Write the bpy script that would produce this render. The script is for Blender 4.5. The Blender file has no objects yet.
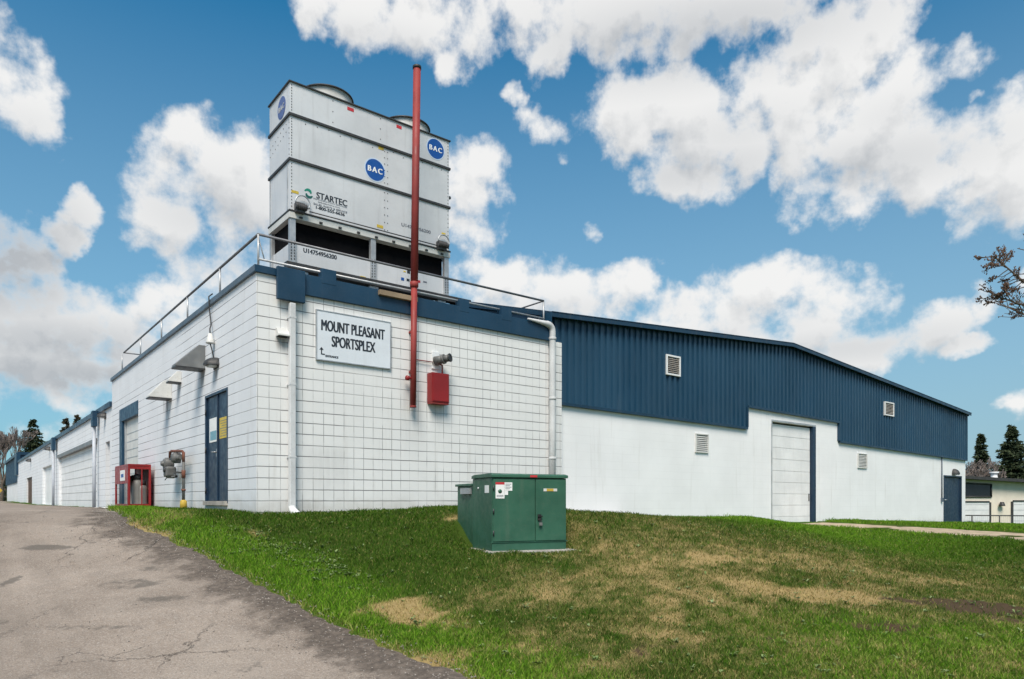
import bpy, bmesh, math, random
import numpy as np
from mathutils import Vector, Matrix, noise as mnoise

random.seed(7)
RNG = np.random.default_rng(11)
SC = bpy.context.scene
COL = SC.collection

# ------------------------------------------------------------------ survey of the place
FPX, CX, HY, EYE = 703.0, 512.0, 501.0, 1.6
DF = Vector((888.0, 703.0, 0)).normalized()          # along the front wall
DL = Vector((-DF.y, DF.x, 0))                        # along the left wall, away
TH = math.atan2(DF.y, DF.x)
C0 = Vector((-255.6/57.1, FPX/57.1, 0))              # corner of the block house

def ray(px, py): return Vector(((px-CX)/FPX, 1.0, (HY-py)/FPX))
def F(px, py, b=0.0):                                # point on a plane parallel to the front wall -> (a, z)
    d = ray(px, py); s = (b + C0.dot(DL))/d.dot(DL); P = d*s
    return (P-C0).dot(DF), P.z+EYE
def L(px, py, a=0.0):                                # point on a plane parallel to the left wall -> (b, z)
    d = ray(px, py); s = (a + C0.dot(DF))/d.dot(DF); P = d*s
    return (P-C0).dot(DL), P.z+EYE
def W(a, b, z=0.0):                                  # building frame -> world
    p = C0 + DF*a + DL*b; return Vector((p.x, p.y, z))

# ------------------------------------------------------------------ node helpers
def nmat(name):
    m = bpy.data.materials.new(name); m.use_nodes = True
    return m, m.node_tree, m.node_tree.nodes['Principled BSDF']
def N(t, typ, **kw):
    n = t.nodes.new(typ)
    for k, v in kw.items():
        if k.startswith('i_'):
            n.inputs[k[2:].replace('_', ' ')].default_value = v
        else: setattr(n, k, v)
    return n
def mth(t, op, a, b=None, c=None, clamp=False):
    n = t.nodes.new('ShaderNodeMath'); n.operation = op; n.use_clamp = clamp
    for i, v in enumerate((a, b, c)):
        if v is None: continue
        if isinstance(v, (int, float)): n.inputs[i].default_value = v
        else: t.links.new(v, n.inputs[i])
    return n.outputs[0]
def mapr(t, v, a, b, c=0.0, d=1.0, smooth=True):
    n = t.nodes.new('ShaderNodeMapRange'); n.interpolation_type = 'SMOOTHSTEP' if smooth else 'LINEAR'
    t.links.new(v, n.inputs[0])
    for i, x in enumerate((a, b, c, d)): n.inputs[i+1].default_value = x
    return n.outputs[0]
def mix(t, fac, a, b, typ='MIX'):
    n = t.nodes.new('ShaderNodeMix'); n.data_type = 'RGBA'; n.blend_type = typ
    for v, i in ((fac, 0), (a, 6), (b, 7)):
        if isinstance(v, (int, float)): n.inputs[i].default_value = v
        elif isinstance(v, (tuple, list)): n.inputs[i].default_value = (*v[:3], 1)
        else: t.links.new(v, n.inputs[i])
    return n.outputs[2]
def objco(t): return N(t, 'ShaderNodeTexCoord').outputs['Object']
def noise(t, co, scale, detail=4, rough=0.55, vec=None):
    if vec:
        mp = N(t, 'ShaderNodeMapping'); mp.inputs['Scale'].default_value = vec
        t.links.new(co, mp.inputs[0]); co = mp.outputs[0]
    n = N(t, 'ShaderNodeTexNoise'); n.inputs['Scale'].default_value = scale
    n.inputs['Detail'].default_value = detail; n.inputs['Roughness'].default_value = rough
    t.links.new(co, n.inputs['Vector']); return n.outputs[0]
def bump(t, bs, h, strength, dist=0.01):
    b = N(t, 'ShaderNodeBump'); b.inputs['Strength'].default_value = strength
    b.inputs['Distance'].default_value = dist
    t.links.new(h, b.inputs['Height']); t.links.new(b.outputs[0], bs.inputs['Normal'])

def paint(name, col, rough=0.55, var=0.18, vs=1.5, fine=0.10, fs=30, streak=0.0, dirt=(0.2,0.17,0.14), bmp=0.15, metal=0.0, spec=0.4, world=False):
    m, t, bs = nmat(name)
    co = objco(t)
    c = (*col, 1)
    dark = tuple(x*(1-var) for x in col); lite = tuple(min(1, x*(1+var*0.6)) for x in col)
    o = mix(t, mapr(t, noise(t, co, vs, 5), 0.3, 0.7), dark, lite)
    o = mix(t, mth(t, 'MULTIPLY', mapr(t, noise(t, co, fs, 4, 0.7), 0.5, 0.8), fine*3), o, dirt)
    if streak:
        s = noise(t, co, 1.0, 5, 0.65, (7, 7, 0.5))
        o = mix(t, mth(t, 'MULTIPLY', mapr(t, s, 0.52, 0.78), streak), o, dirt)
    t.links.new(o, bs.inputs['Base Color'])
    r = mapr(t, noise(t, co, vs*4, 3), 0.3, 0.7, max(0.05, rough-0.1), min(1, rough+0.1))
    t.links.new(r, bs.inputs['Roughness'])
    bs.inputs['Metallic'].default_value = metal
    bs.inputs['Specular IOR Level'].default_value = spec
    if bmp: bump(t, bs, noise(t, co, fs*1.5, 3), bmp, 0.004)
    return m

def sheet_tone(m, axis, w, k):
    t = m.node_tree; bs = t.nodes['Principled BSDF']; src = bs.inputs['Base Color'].links[0].from_socket
    sp = N(t, 'ShaderNodeSeparateXYZ'); t.links.new(objco(t), sp.inputs[0])
    fl = mth(t, 'FLOOR', mth(t, 'DIVIDE', sp.outputs[axis], w))
    wn = N(t, 'ShaderNodeTexWhiteNoise'); wn.noise_dimensions = '1D'; t.links.new(fl, wn.inputs['W'])
    fade = noise(t, objco(t), 0.22, 4, 0.6)
    f = mth(t, 'ADD', mth(t, 'MULTIPLY', wn.outputs[0], k), mth(t, 'MULTIPLY', mapr(t, fade, 0.35, 0.7), k*1.2))
    t.links.new(mix(t, f, src, (0.045,0.105,0.165)), bs.inputs['Base Color'])
def block_wall(name, axis, zref, strength=1.0, vstr=0.6, col=(0.76,0.765,0.775), stains=(), fade_hi=None, uoff=0.0, cell=0.2032, ucell=None, grime_z=None):
    """painted concrete block laid in stack bond: joints cut as lines of the wall's own coordinates"""
    m, t, bs = nmat(name)
    co = objco(t)
    sp = N(t, 'ShaderNodeSeparateXYZ'); t.links.new(co, sp.inputs[0])
    u, z = sp.outputs[axis], sp.outputs[2]
    wob = mth(t, 'MULTIPLY', mth(t, 'SUBTRACT', noise(t, co, 6, 2), 0.5), 0.008)
    def joint(x, off, c, w):
        x = mth(t, 'ADD', mth(t, 'ADD', x, wob), off)
        fr = mth(t, 'PINGPONG', x, c/2)                # 0 at a joint
        return mapr(t, fr, w*0.4, w*1.5, 1, 0)
    hz = joint(z, -zref, cell, 0.0075)
    vt = joint(u, uoff, ucell or cell, 0.006)
    patch = mapr(t, noise(t, co, 0.7, 3), 0.36, 0.56, 0.45, 1)
    patch2 = mapr(t, noise(t, co, 1.7, 4), 0.38, 0.62, 0.15, 1)
    hzs = mth(t, 'MULTIPLY', mth(t, 'MULTIPLY', hz, patch), strength)
    vts = mth(t, 'MULTIPLY', mth(t, 'MULTIPLY', vt, patch2), vstr)
    if fade_hi:
        fd = mapr(t, z, fade_hi[0], fade_hi[1], 1, 0)
        fd2 = mth(t, 'MAXIMUM', fd, mapr(t, u, fade_hi[2], fade_hi[3], 1, 0))
        hzs = mth(t, 'MULTIPLY', hzs, fd2); vts = mth(t, 'MULTIPLY', vts, fd2)
    j = mth(t, 'MAXIMUM', hzs, vts)
    base = mix(t, mapr(t, noise(t, co, 0.8, 5, 0.6), 0.3, 0.7), tuple(x*0.93 for x in col), col)
    # each block took the paint a little differently
    fl = N(t, 'ShaderNodeCombineXYZ')
    t.links.new(mth(t, 'FLOOR', mth(t, 'DIVIDE', mth(t, 'ADD', u, uoff), ucell or cell)), fl.inputs[0])
    t.links.new(mth(t, 'FLOOR', mth(t, 'DIVIDE', mth(t, 'SUBTRACT', z, zref), cell)), fl.inputs[1])
    wn = N(t, 'ShaderNodeTexWhiteNoise'); t.links.new(fl.outputs[0], wn.inputs[0])
    base = mix(t, mth(t, 'MULTIPLY', wn.outputs[0], 0.10*min(1, strength+0.3)), base, tuple(x*0.72 for x in col))
    base = mix(t, mth(t, 'MULTIPLY', mapr(t, noise(t, co, 55, 3, 0.7), 0.58, 0.75), 0.16), base, (0.30,0.29,0.28))
    sk = noise(t, co, 1.0, 5, 0.65, (5, 5, 0.35))
    base = mix(t, mth(t, 'MULTIPLY', mapr(t, sk, 0.54, 0.8), 0.28), base, (0.36,0.33,0.29))
    if grime_z is not None:
        g = mth(t, 'ADD', z, mth(t, 'MULTIPLY', mth(t, 'SUBTRACT', noise(t, co, 2.5, 5, 0.65), 0.5), 0.7))
        base = mix(t, mapr(t, g, grime_z, grime_z+0.45, 0.38, 0), base, (0.30,0.27,0.22))
    for (su, sz, w, h, k) in stains:                   # rust and soot runs under the fittings
        dx = mth(t, 'DIVIDE', mth(t, 'SUBTRACT', mth(t, 'ADD', u, mth(t, 'MULTIPLY', wob, 6)), su), w)
        dz = mth(t, 'DIVIDE', mth(t, 'SUBTRACT', sz, z), h)
        inside = mth(t, 'MULTIPLY', mapr(t, mth(t, 'ABSOLUTE', dx), 0.4, 1.0, 1, 0),
                     mth(t, 'MULTIPLY', mapr(t, dz, -0.12, 0.05), mapr(t, dz, 0.25, 1.0, 1, 0)))
        inside = mth(t, 'MULTIPLY', inside, mapr(t, noise(t, co, 1.0, 4, 0.6, (14,14,1.2)), 0.3, 0.6, 0.35, 1))
        base = mix(t, mth(t, 'MULTIPLY', inside, k), base, (0.11,0.095,0.085))
    o = mix(t, j, base, (0.13,0.13,0.135))
    t.links.new(o, bs.inputs['Base Color'])
    bs.inputs['Roughness'].default_value = 0.62; bs.inputs['Specular IOR Level'].default_value = 0.3
    hgt = mth(t, 'ADD', mth(t, 'MULTIPLY', mth(t, 'MAXIMUM', hz, mth(t,'MULTIPLY',vt,0.7)), -0.6*min(1, strength)), mth(t, 'MULTIPLY', noise(t, co, 60, 4, 0.6), 0.35))
    bump(t, bs, hgt, 0.5, 0.008)
    return m

# ------------------------------------------------------------------ mesh helpers
ORG = {}     # thing/part name -> origin in its frame
class MB:
    """collects faces in the frame of a thing, becomes ONE mesh object"""
    def __init__(s): s.v = []; s.f = []; s.sm = []; s.cut = []
    def poly(s, pts):
        k = len(s.v); s.v += [tuple(p) for p in pts]; s.f.append(tuple(range(k, k+len(pts)))); s.sm.append(False)
    def box(s, x0, x1, y0, y1, z0, z1):
        s.cut.append((len(s.v), len(s.f)))
        k = len(s.v)
        s.v += [(x0,y0,z0),(x1,y0,z0),(x1,y1,z0),(x0,y1,z0),(x0,y0,z1),(x1,y0,z1),(x1,y1,z1),(x0,y1,z1)]
        for f in ((0,3,2,1),(4,5,6,7),(0,1,5,4),(1,2,6,5),(2,3,7,6),(3,0,4,7)):
            s.f.append(tuple(k+i for i in f)); s.sm.append(False)
        return s
    def prism(s, pts, vec):                       # polygon swept along vec
        s.cut.append((len(s.v), len(s.f)))
        k = len(s.v); n = len(pts); vec = Vector(vec)
        s.v += [tuple(p) for p in pts] + [tuple(Vector(p)+vec) for p in pts]
        s.f.append(tuple(range(k, k+n))[::-1]); s.f.append(tuple(range(k+n, k+2*n)))
        for i in range(n):
            j = (i+1) % n; s.f.append((k+i, k+j, k+n+j, k+n+i))
        s.sm += [False]*(n+2); return s
    def tube(s, pts, r, n=10, caps=True):
        s.cut.append((len(s.v), len(s.f)))
        pts = [Vector(p) for p in pts]; rs = r if isinstance(r, (list, tuple)) else [r]*len(pts)
        rings = []; up = None
        for i, p in enumerate(pts):
            d = (pts[min(i+1, len(pts)-1)] - pts[max(i-1, 0)]).normalized()
            if up is None:
                up = Vector((0,0,1)) if abs(d.z) < 0.9 else Vector((1,0,0))
            x = d.cross(up).normalized(); y = x.cross(d).normalized(); up = y
            k = len(s.v); rings.append(k)
            for q in range(n):
                a = 2*math.pi*q/n
                s.v.append(tuple(p + x*math.cos(a)*rs[i] + y*math.sin(a)*rs[i]))
        for i in range(len(rings)-1):
            for q in range(n):
                q2 = (q+1) % n
                s.f.append((rings[i]+q, rings[i]+q2, rings[i+1]+q2, rings[i+1]+q)); s.sm.append(True)
        if caps:
            s.f.append(tuple(rings[0]+q for q in range(n))[::-1]); s.f.append(tuple(rings[-1]+q for q in range(n))); s.sm += [False, False]
        return s
    def lathe(s, prof, c, n=32, axis='z'):        # prof: list of (r, h)
        s.cut.append((len(s.v), len(s.f)))
        c = Vector(c); k = len(s.v)
        for (r, h) in prof:
            for q in range(n):
                a = 2*math.pi*q/n; x, y = r*math.cos(a), r*math.sin(a)
                o = {'z': (x, y, h), 'y': (x, h, y), 'x': (h, x, y)}[axis]
                s.v.append(tuple(c+Vector(o)))
        for i in range(len(prof)-1):
            for q in range(n):
                q2 = (q+1) % n
                s.f.append((k+i*n+q, k+i*n+q2, k+(i+1)*n+q2, k+(i+1)*n+q)); s.sm.append(True)
        return s
    def each(s, name, mat, parent=None, bevel=0.0):  # every primitive its own object
        out = []; cuts = s.cut+[(len(s.v), len(s.f))]
        for (v0, f0), (v1, f1) in zip(cuts, cuts[1:]):
            q = MB(); q.v = s.v[v0:v1]; q.f = [tuple(i-v0 for i in f) for f in s.f[f0:f1]]; q.sm = s.sm[f0:f1]
            out.append(q.build(name, mat, parent, bevel))
        return out
    def build(s, name, mat, parent=None, bevel=0.0, seg=2, origin=None):
        me = bpy.data.meshes.new(name)
        o = bpy.data.objects.new(name, me); COL.objects.link(o)
        org = Vector(ORG[parent.name]) if parent is not None else Vector(origin or (0,0,0))
        me.from_pydata([tuple(Vector(p)-org) for p in s.v], [], s.f); me.update()
        bm = bmesh.new(); bm.from_mesh(me); bmesh.ops.recalc_face_normals(bm, faces=bm.faces); bm.to_mesh(me); bm.free()
        me.polygons.foreach_set('use_smooth', s.sm + [False]*(len(me.polygons)-len(s.sm)))
        if isinstance(mat, (list, tuple)):
            for q in mat: me.materials.append(q)
        else: me.materials.append(mat)
        ORG[o.name] = tuple(org)
        if parent is not None: o.parent = parent
        if bevel:
            md = o.modifiers.new('bevel', 'BEVEL'); md.width = bevel; md.segments = seg; md.limit_method = 'ANGLE'; md.angle_limit = 0.6
        return o

def tag(o, label, cat=None, group=None, kind=None):
    if label: o['label'] = label
    if cat: o['category'] = cat
    if group: o['group'] = group
    if kind: o['kind'] = kind
    return o
def thing(name, label, cat, org, group=None, frame=True):
    """an Empty at the thing's base; org in the building frame (frame=True) or world"""
    o = bpy.data.objects.new(name, None); COL.objects.link(o); o.empty_display_size = 0.2
    o.location = W(*org) if frame else Vector(org)
    o.rotation_euler = (0, 0, TH if frame else 0)
    ORG[o.name] = tuple(org)
    return tag(o, label, cat, group)
def copy_tree(o, parent=None):
    c = o.copy(); COL.objects.link(c); ORG[c.name] = ORG.get(o.name, (0,0,0))
    if parent is not None: c.parent = parent
    for ch in list(o.children): copy_tree(ch, c)
    return c

def holed_wall(mb, P, u0, u1, v0, v1, holes, depth_vec):
    """P(u,v) -> point; wall sheet with rectangular openings and their reveals"""
    us = sorted({u0, u1, *[h[0] for h in holes], *[h[1] for h in holes]})
    vs = sorted({v0, v1, *[h[2] for h in holes], *[h[3] for h in holes]})
    us = [u for u in us if u0 <= u <= u1]; vs = [v for v in vs if v0 <= v <= v1]
    for i in range(len(us)-1):
        for j in range(len(vs)-1):
            cu, cv = (us[i]+us[i+1])/2, (vs[j]+vs[j+1])/2
            if any(h[0] < cu < h[1] and h[2] < cv < h[3] for h in holes): continue
            mb.poly([P(us[i],vs[j]), P(us[i+1],vs[j]), P(us[i+1],vs[j+1]), P(us[i],vs[j+1])])
    d = Vector(depth_vec)
    for (a, b, c, e) in holes:
        c = max(c, v0)
        for p, q in (((a,c),(a,e)), ((b,c),(b,e)), ((a,e),(b,e)), ((a,c),(b,c))):
            A, B = Vector(P(*p)), Vector(P(*q)); mb.poly([A, B, B+d, A+d])

def text_mesh(txt, size, weight=0.0, sx=1.0, spacing=1.0, shear=0.0, ext=0.001):
    cu = bpy.data.curves.new('lettering', 'FONT'); cu.body = txt; cu.size = size; cu.offset = weight
    cu.align_x = 'CENTER'; cu.align_y = 'CENTER'; cu.space_character = spacing; cu.shear = shear; cu.extrude = ext; cu.resolution_u = 4
    o = bpy.data.objects.new('lettering', cu); COL.objects.link(o)
    bpy.context.view_layer.update()
    me = bpy.data.meshes.new_from_object(o.evaluated_get(bpy.context.evaluated_depsgraph_get()))
    bpy.data.objects.remove(o); bpy.data.curves.remove(cu)
    v = [(p.co.x*sx, p.co.y, p.co.z) for p in me.vertices]; f = [tuple(p.vertices) for p in me.polygons]
    bpy.data.meshes.remove(me)
    return v, f
def letters(mb, txt, size, P, fit=None, weight=0.0, sx=1.0, rot=0.0, bold=0.0, **kw):
    if bold:
        for q, d in enumerate((-bold, bold)):
            letters(mb, txt, size, (lambda x, y, o, d=d, q=q: P(x+d, y+d*0.25, o+0.0006*(q+1))), fit, weight, sx, rot, 0.0, **kw)
    """P(x, y, out) -> frame; fit = wanted width"""
    v, f = text_mesh(txt, size, weight, sx, **kw)
    xs = [p[0] for p in v]; w = max(xs)-min(xs); mid = (max(xs)+min(xs))/2
    ys = [p[1] for p in v]; my = (max(ys)+min(ys))/2
    s = fit/w if fit else 1
    k = len(mb.v); ca, sa = math.cos(rot), math.sin(rot)
    for (x, y, z) in v:
        x, y = (x-mid)*s, y-my
        mb.v.append(tuple(P(x*ca-y*sa, x*sa+y*ca, z)))
    for q in f: mb.f.append(tuple(k+i for i in q)); mb.sm.append(False)
def PF(a, z, b):                                     # lettering plane facing front
    return lambda x, y, o: (a+x, b-o, z+y)
def PL(b, z, a):                                     # lettering plane facing left
    return lambda x, y, o: (a-o, b-x, z+y)

# ------------------------------------------------------------------ terrain
def vnoise(x, y, seed=0):
    xi, yi = np.floor(x).astype(np.int64), np.floor(y).astype(np.int64); xf, yf = x-xi, y-yi
    def h(i, j):
        n = (i*374761393 + j*668265263 + seed*982451653) & 0x7fffffff
        n = ((n ^ (n >> 13))*1274126177) & 0x7fffffff
        return ((n ^ (n >> 16)) & 0xffff)/65535.0
    u, v = xf*xf*(3-2*xf), yf*yf*(3-2*yf)
    return (h(xi,yi)*(1-u)+h(xi+1,yi)*u)*(1-v) + (h(xi,yi+1)*(1-u)+h(xi+1,yi+1)*u)*v
def fbm(x, y, o=4, seed=0):
    t = 0; a = 0.5; s = 0
    for i in range(o):
        t = t + a*vnoise(x*2**i+17.3*i, y*2**i-9.1*i, seed+i); s += a; a *= 0.55
    return t/s
def sstep(x, a, b):
    t = np.clip((x-a)/(b-a), 0, 1); return t*t*(3-2*t)

A_H = {px: F(px, HY)[0] for px in (256.4, 290, 450, 559, 620, 771, 815, 880, 945, 967)}
WALL_A = [-30, -4, 0, A_H[290], A_H[450], A_H[559], A_H[620], A_H[771], A_H[945], A_H[967]+0.5, 50, 90, 300]
WALL_Z = [-0.17, -0.17, -0.24, -0.26, -0.17, -0.41, -0.46, -0.60, -1.03, -1.12, -2.15, -2.4, -3.0]
def local(X, Y):
    dx, dy = X-C0.x, Y-C0.y
    return dx*DF.x+dy*DF.y, dx*DL.x+dy*DL.y
EDGE_PX = [(40,506.2),(100,507.5),(122,519),(145,530.5),(195,550),(270,587),(360,635),(465,679)]
def terrain_raw(X, Y):
    a, b = local(X, Y)
    S = 0.235 - 0.185*sstep(X, 0.2, 9.5)
    t = Y-6.0
    ramp = -1.6 + S*np.where(t > 8, t, np.log1p(np.exp(np.clip(t*2.2, -40, 30)))/2.2)
    pl = np.interp(a, WALL_A, WALL_Z) + 0.20*sstep(b, 38, 72)
    k = 0.22
    h = np.clip(0.5+0.5*(pl-ramp)/k, 0, 1)
    z = pl*(1-h)+ramp*h - k*h*(1-h)
    return z + EYE
def hit(px, py, fn=None):
    fn = fn or terrain_raw
    d = ray(px, py); s = 1.5
    while s < 160:
        z = float(fn(np.array([d.x*s]), np.array([s]))[0])
        if EYE + d.z*s <= z: break
        s += 0.02
    return d.x*s, s
EDGE = sorted([local(*hit(px, py)) for px, py in EDGE_PX[2:]], key=lambda p: p[1])
EDGE_B = [-60, -14.0] + [p[1] for p in EDGE] + [9.5, 11.0, 12.5, 200]
EDGE_A = [1.5, EDGE[0][0]+0.55] + [p[0] for p in EDGE] + [-0.85, -0.5, -0.03, -0.03]
def edge_a(b): return np.interp(b, EDGE_B, EDGE_A)
def drive_dist(X, Y):                                # metres outside the driveway (negative = on it)
    a, b = local(X, Y)
    wob = (fbm(X*2.3, Y*2.3, 5, 5)-0.5)*0.42*sstep(9.0-b, 0, 3)
    return a - edge_a(b) + wob
GA0, GA1 = F(771, 470)[0], F(815, 470)[0]
PATH_A0, PATH_A1 = GA0+0.75, GA1+0.35
def path_dist(X, Y):
    a, b = local(X, Y)
    m, h = (PATH_A0+PATH_A1)/2, (PATH_A1-PATH_A0)/2
    wob = (fbm(X*1.7, Y*1.7, 3, 8)-0.5)*0.25
    return np.where(b < 0.1, np.abs(a-m+wob)-h, 9.0)
TRX = TRY = TRZ = None
TDIR = Vector((-300, 703, 0)).normalized(); TSIDE = Vector((TDIR.y, -TDIR.x, 0))
def terrain(X, Y):
    z = terrain_raw(X, Y)
    if TRX is not None:
        tx, ty = X-TRX, Y-TRY
        tu, tv = tx*TSIDE.x+ty*TSIDE.y, tx*TDIR.x+ty*TDIR.y
        k = (1-sstep(np.maximum(-tu, tu-1.15), 0.05, 0.55))*(1-sstep(np.maximum(-0.35-tv, tv-0.5), 0.0, 1.2))
        z = z*(1-k)+(TRZ-0.085)*k
    d = drive_dist(X, Y)
    lawn = sstep(d, 0.0, 0.35)
    z = z + lawn*((fbm(X*0.9, Y*0.9, 3, 2)-0.5)*0.10 + (fbm(X*4, Y*4, 2, 3)-0.5)*0.03 + 0.03)
    z = z - 0.05*(1-sstep(d, -0.25, 0.02))
    z = z - 0.04*(1-sstep(path_dist(X, Y), -0.2, 0.02))
    return z
def ground_z(px, py): 
    x, y = hit(px, py); return x, y, float(terrain(np.array([x]), np.array([y]))[0])

# dry, bare and lush patches of the lawn
PATCH = [  # px, py, rx, ry, dry, soil
    (830,598,95,9,1.0,0), (705,560,28,6,.95,0), (760,583,60,8,.6,0), (410,614,48,13,1.1,0), (470,628,30,9,.6,0), (560,632,60,9,.5,.1),
    (640,638,90,9,.6,.25),(720,575,190,34,.42,0),(600,560,60,22,.42,0), (660,622,60,8,.55,0), (700,610,120,22,.45,0), (600,596,100,26,.5,0), (540,575,90,14,.3,0), (480,600,80,26,.35,0), (650,545,70,12,.35,0),
    (760,556,120,16,.45,0), (880,570,110,18,.42,0), (960,585,70,12,.42,0), (455,660,30,6,.6,0), (640,655,80,8,.35,.35), (720,650,90,7,.2,.3),
    (980,610,75,10,.25,1.5),(650,652,60,3,.1,.6),(755,640,60,3,.1,.6),(860,627,60,3.5,.1,.6), (900,630,50,6,.35,.7), (790,642,70,6,.45,.4), (1000,622,40,5,.2,.6), (520,655,50,9,.5,.1), (250,535,18,3,.5,0), (455,520,12,4,.5,.3),(505,518,10,4,.5,.3),
    (300,508,20,3,.4,.4), (200,507,30,2,.4,.5)]
PATCHW = []
for (px, py, rx, ry, d, so) in PATCH:
    x, y = hit(px, py); y0 = hit(px, min(py+ry, 700))[1]; y1 = hit(px, max(py-ry, 504))[1]
    PATCHW.append((x, y, rx/FPX*y, max(0.12, abs(y1-y0)/2), d, so))
def lawn_state(X, Y):
    n1, n2 = fbm(X*1.1, Y*1.1, 4, 21), fbm(X*5, Y*5, 3, 31)
    n3 = fbm(X*2.2, Y*2.2, 3, 41)
    dry = 0.05+0.30*sstep(X+0.12*(9-Y), -1.6, 1.2)*sstep(15-Y, 0, 3); soil = 0*X
    wx, wy = X+(n3-0.5)*0.9, Y+(n2-0.5)*0.5
    for (x, y, rx, ry, d, so) in PATCHW:
        q = np.sqrt(((wx-x)/rx)**2+((wy-y)/ry)**2)
        w = 1-sstep(q, 0.35, 1.35)
        dry = np.maximum(dry, d*w) + 0.15*d*w; soil = np.maximum(soil, so*w)
    n4 = fbm(X*14, Y*9, 3, 51)
    dry = dry*(0.40+1.1*n1) + ((n2-0.5)*0.6+(n4-0.5)*0.5)*np.clip(dry*2.2, 0, 1)
    dry = dry + 0.35*(1-sstep(np.abs(drive_dist(X, Y)), 0.02, 0.15))
    a, b = local(X, Y)
    soil = soil*(0.5+n2) + 0.5*(1-sstep(path_dist(X, Y), 0.0, 0.15))
    lush = (1-sstep(drive_dist(X, Y), 0.5, 1.3)) + 0.8*sstep(X, 1.5, 3.5)*(1-sstep(Y, 7.2, 8.2)) + 0.85*sstep(a, 6, 11)*sstep(b, -8.5, -4)
    return np.clip(dry, 0, 1), np.clip(soil, 0, 1), np.clip(lush, 0, 1)

def grid_axis(lo, hi, f0, f1, step, grow=1.25):
    xs = list(np.arange(f0, f1+1e-6, step)); s = step; x = f0
    left = []
    while x > lo: s *= grow; x -= s; left.append(x)
    s = step; x = xs[-1]; right = []
    while x < hi: s *= grow; x += s; right.append(x)
    return np.array(left[::-1]+xs+right)
def sheet(name, X, Y, Z, mat, attrs, label=None, kind='structure', mask=None):
    ny, nx = X.shape
    me = bpy.data.meshes.new(name)
    idx = np.arange(ny*nx).reshape(ny, nx)
    q = np.stack([idx[:-1,:-1], idx[:-1,1:], idx[1:,1:], idx[1:,:-1]], -1).reshape(-1, 4)
    me.from_pydata(np.stack([X, Y, Z], -1).reshape(-1, 3).tolist(), [], q.tolist()); me.update()
    for k, v in attrs.items():
        at = me.attributes.new(k, 'FLOAT', 'POINT'); at.data.foreach_set('value', v.reshape(-1).astype(np.float32))
    me.polygons.foreach_set('use_smooth', np.ones(len(me.polygons), bool))
    me.materials.append(mat)
    o = bpy.data.objects.new(name, me); COL.objects.link(o)
    return tag(o, label, None, None, kind)

# ground material
def ground_mat():
    m, t, bs = nmat('lawn_soil')
    co = objco(t)
    dry = N(t, 'ShaderNodeAttribute', attribute_name='dry').outputs['Fac']
    soil = N(t, 'ShaderNodeAttribute', attribute_name='soil').outputs['Fac']
    lush = N(t, 'ShaderNodeAttribute', attribute_name='lush').outputs['Fac']
    n = noise(t, co, 9, 6, 0.7); n2 = noise(t, co, 60, 4, 0.7)
    g = mix(t, n, (0.020,0.046,0.005), (0.062,0.100,0.014))
    g = mix(t, mth(t, 'MULTIPLY', lush, 0.5), g, (0.06,0.14,0.01))
    s = mix(t, n2, (0.22,0.155,0.06), (0.48,0.36,0.17))
    d = mapr(t, mth(t, 'ADD', dry, mth(t, 'MULTIPLY', mth(t, 'SUBTRACT', n2, 0.5), 0.9)), 0.2, 0.8)
    o = mix(t, d, g, s)
    so = mix(t, n2, (0.040,0.025,0.014), (0.13,0.090,0.052))
    o = mix(t, mapr(t, mth(t, 'ADD', soil, mth(t, 'MULTIPLY', mth(t, 'SUBTRACT', n, 0.5), 0.8)), 0.35, 0.75), o, so)
    t.links.new(o, bs.inputs['Base Color']); bs.inputs['Roughness'].default_value = 0.95
    bs.inputs['Specular IOR Level'].default_value = 0.1
    bump(t, bs, mth(t, 'ADD', n2, n), 0.8, 0.03)
    return m
def grass_mat():
    m, t, bs = nmat('grass_blade')
    dry = N(t, 'ShaderNodeAttribute', attribute_name='dry').outputs['Fac']
    tone = N(t, 'ShaderNodeAttribute', attribute_name='tone').outputs['Fac']
    lush = N(t, 'ShaderNodeAttribute', attribute_name='lush').outputs['Fac']
    g = mix(t, tone, (0.017,0.062,0.004), (0.066,0.142,0.011))
    g2 = mix(t, tone, (0.065,0.165,0.008), (0.165,0.33,0.020))
    g = mix(t, lush, g, g2)
    s = mix(t, tone, (0.20,0.150,0.045), (0.54,0.42,0.19))
    o = mix(t, dry, g, s)
    t.links.new(o, bs.inputs['Base Color']); bs.inputs['Roughness'].default_value = 0.8
    bs.inputs['Specular IOR Level'].default_value = 0.08
    tr = N(t, 'ShaderNodeBsdfTranslucent'); t.links.new(o, tr.inputs[0])
    mx = N(t, 'ShaderNodeMixShader'); mx.inputs[0].default_value = 0.25
    t.links.new(bs.outputs[0], mx.inputs[1]); t.links.new(tr.outputs[0], mx.inputs[2])
    t.links.new(mx.outputs[0], t.nodes['Material Output'].inputs[0])
    return m
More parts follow.
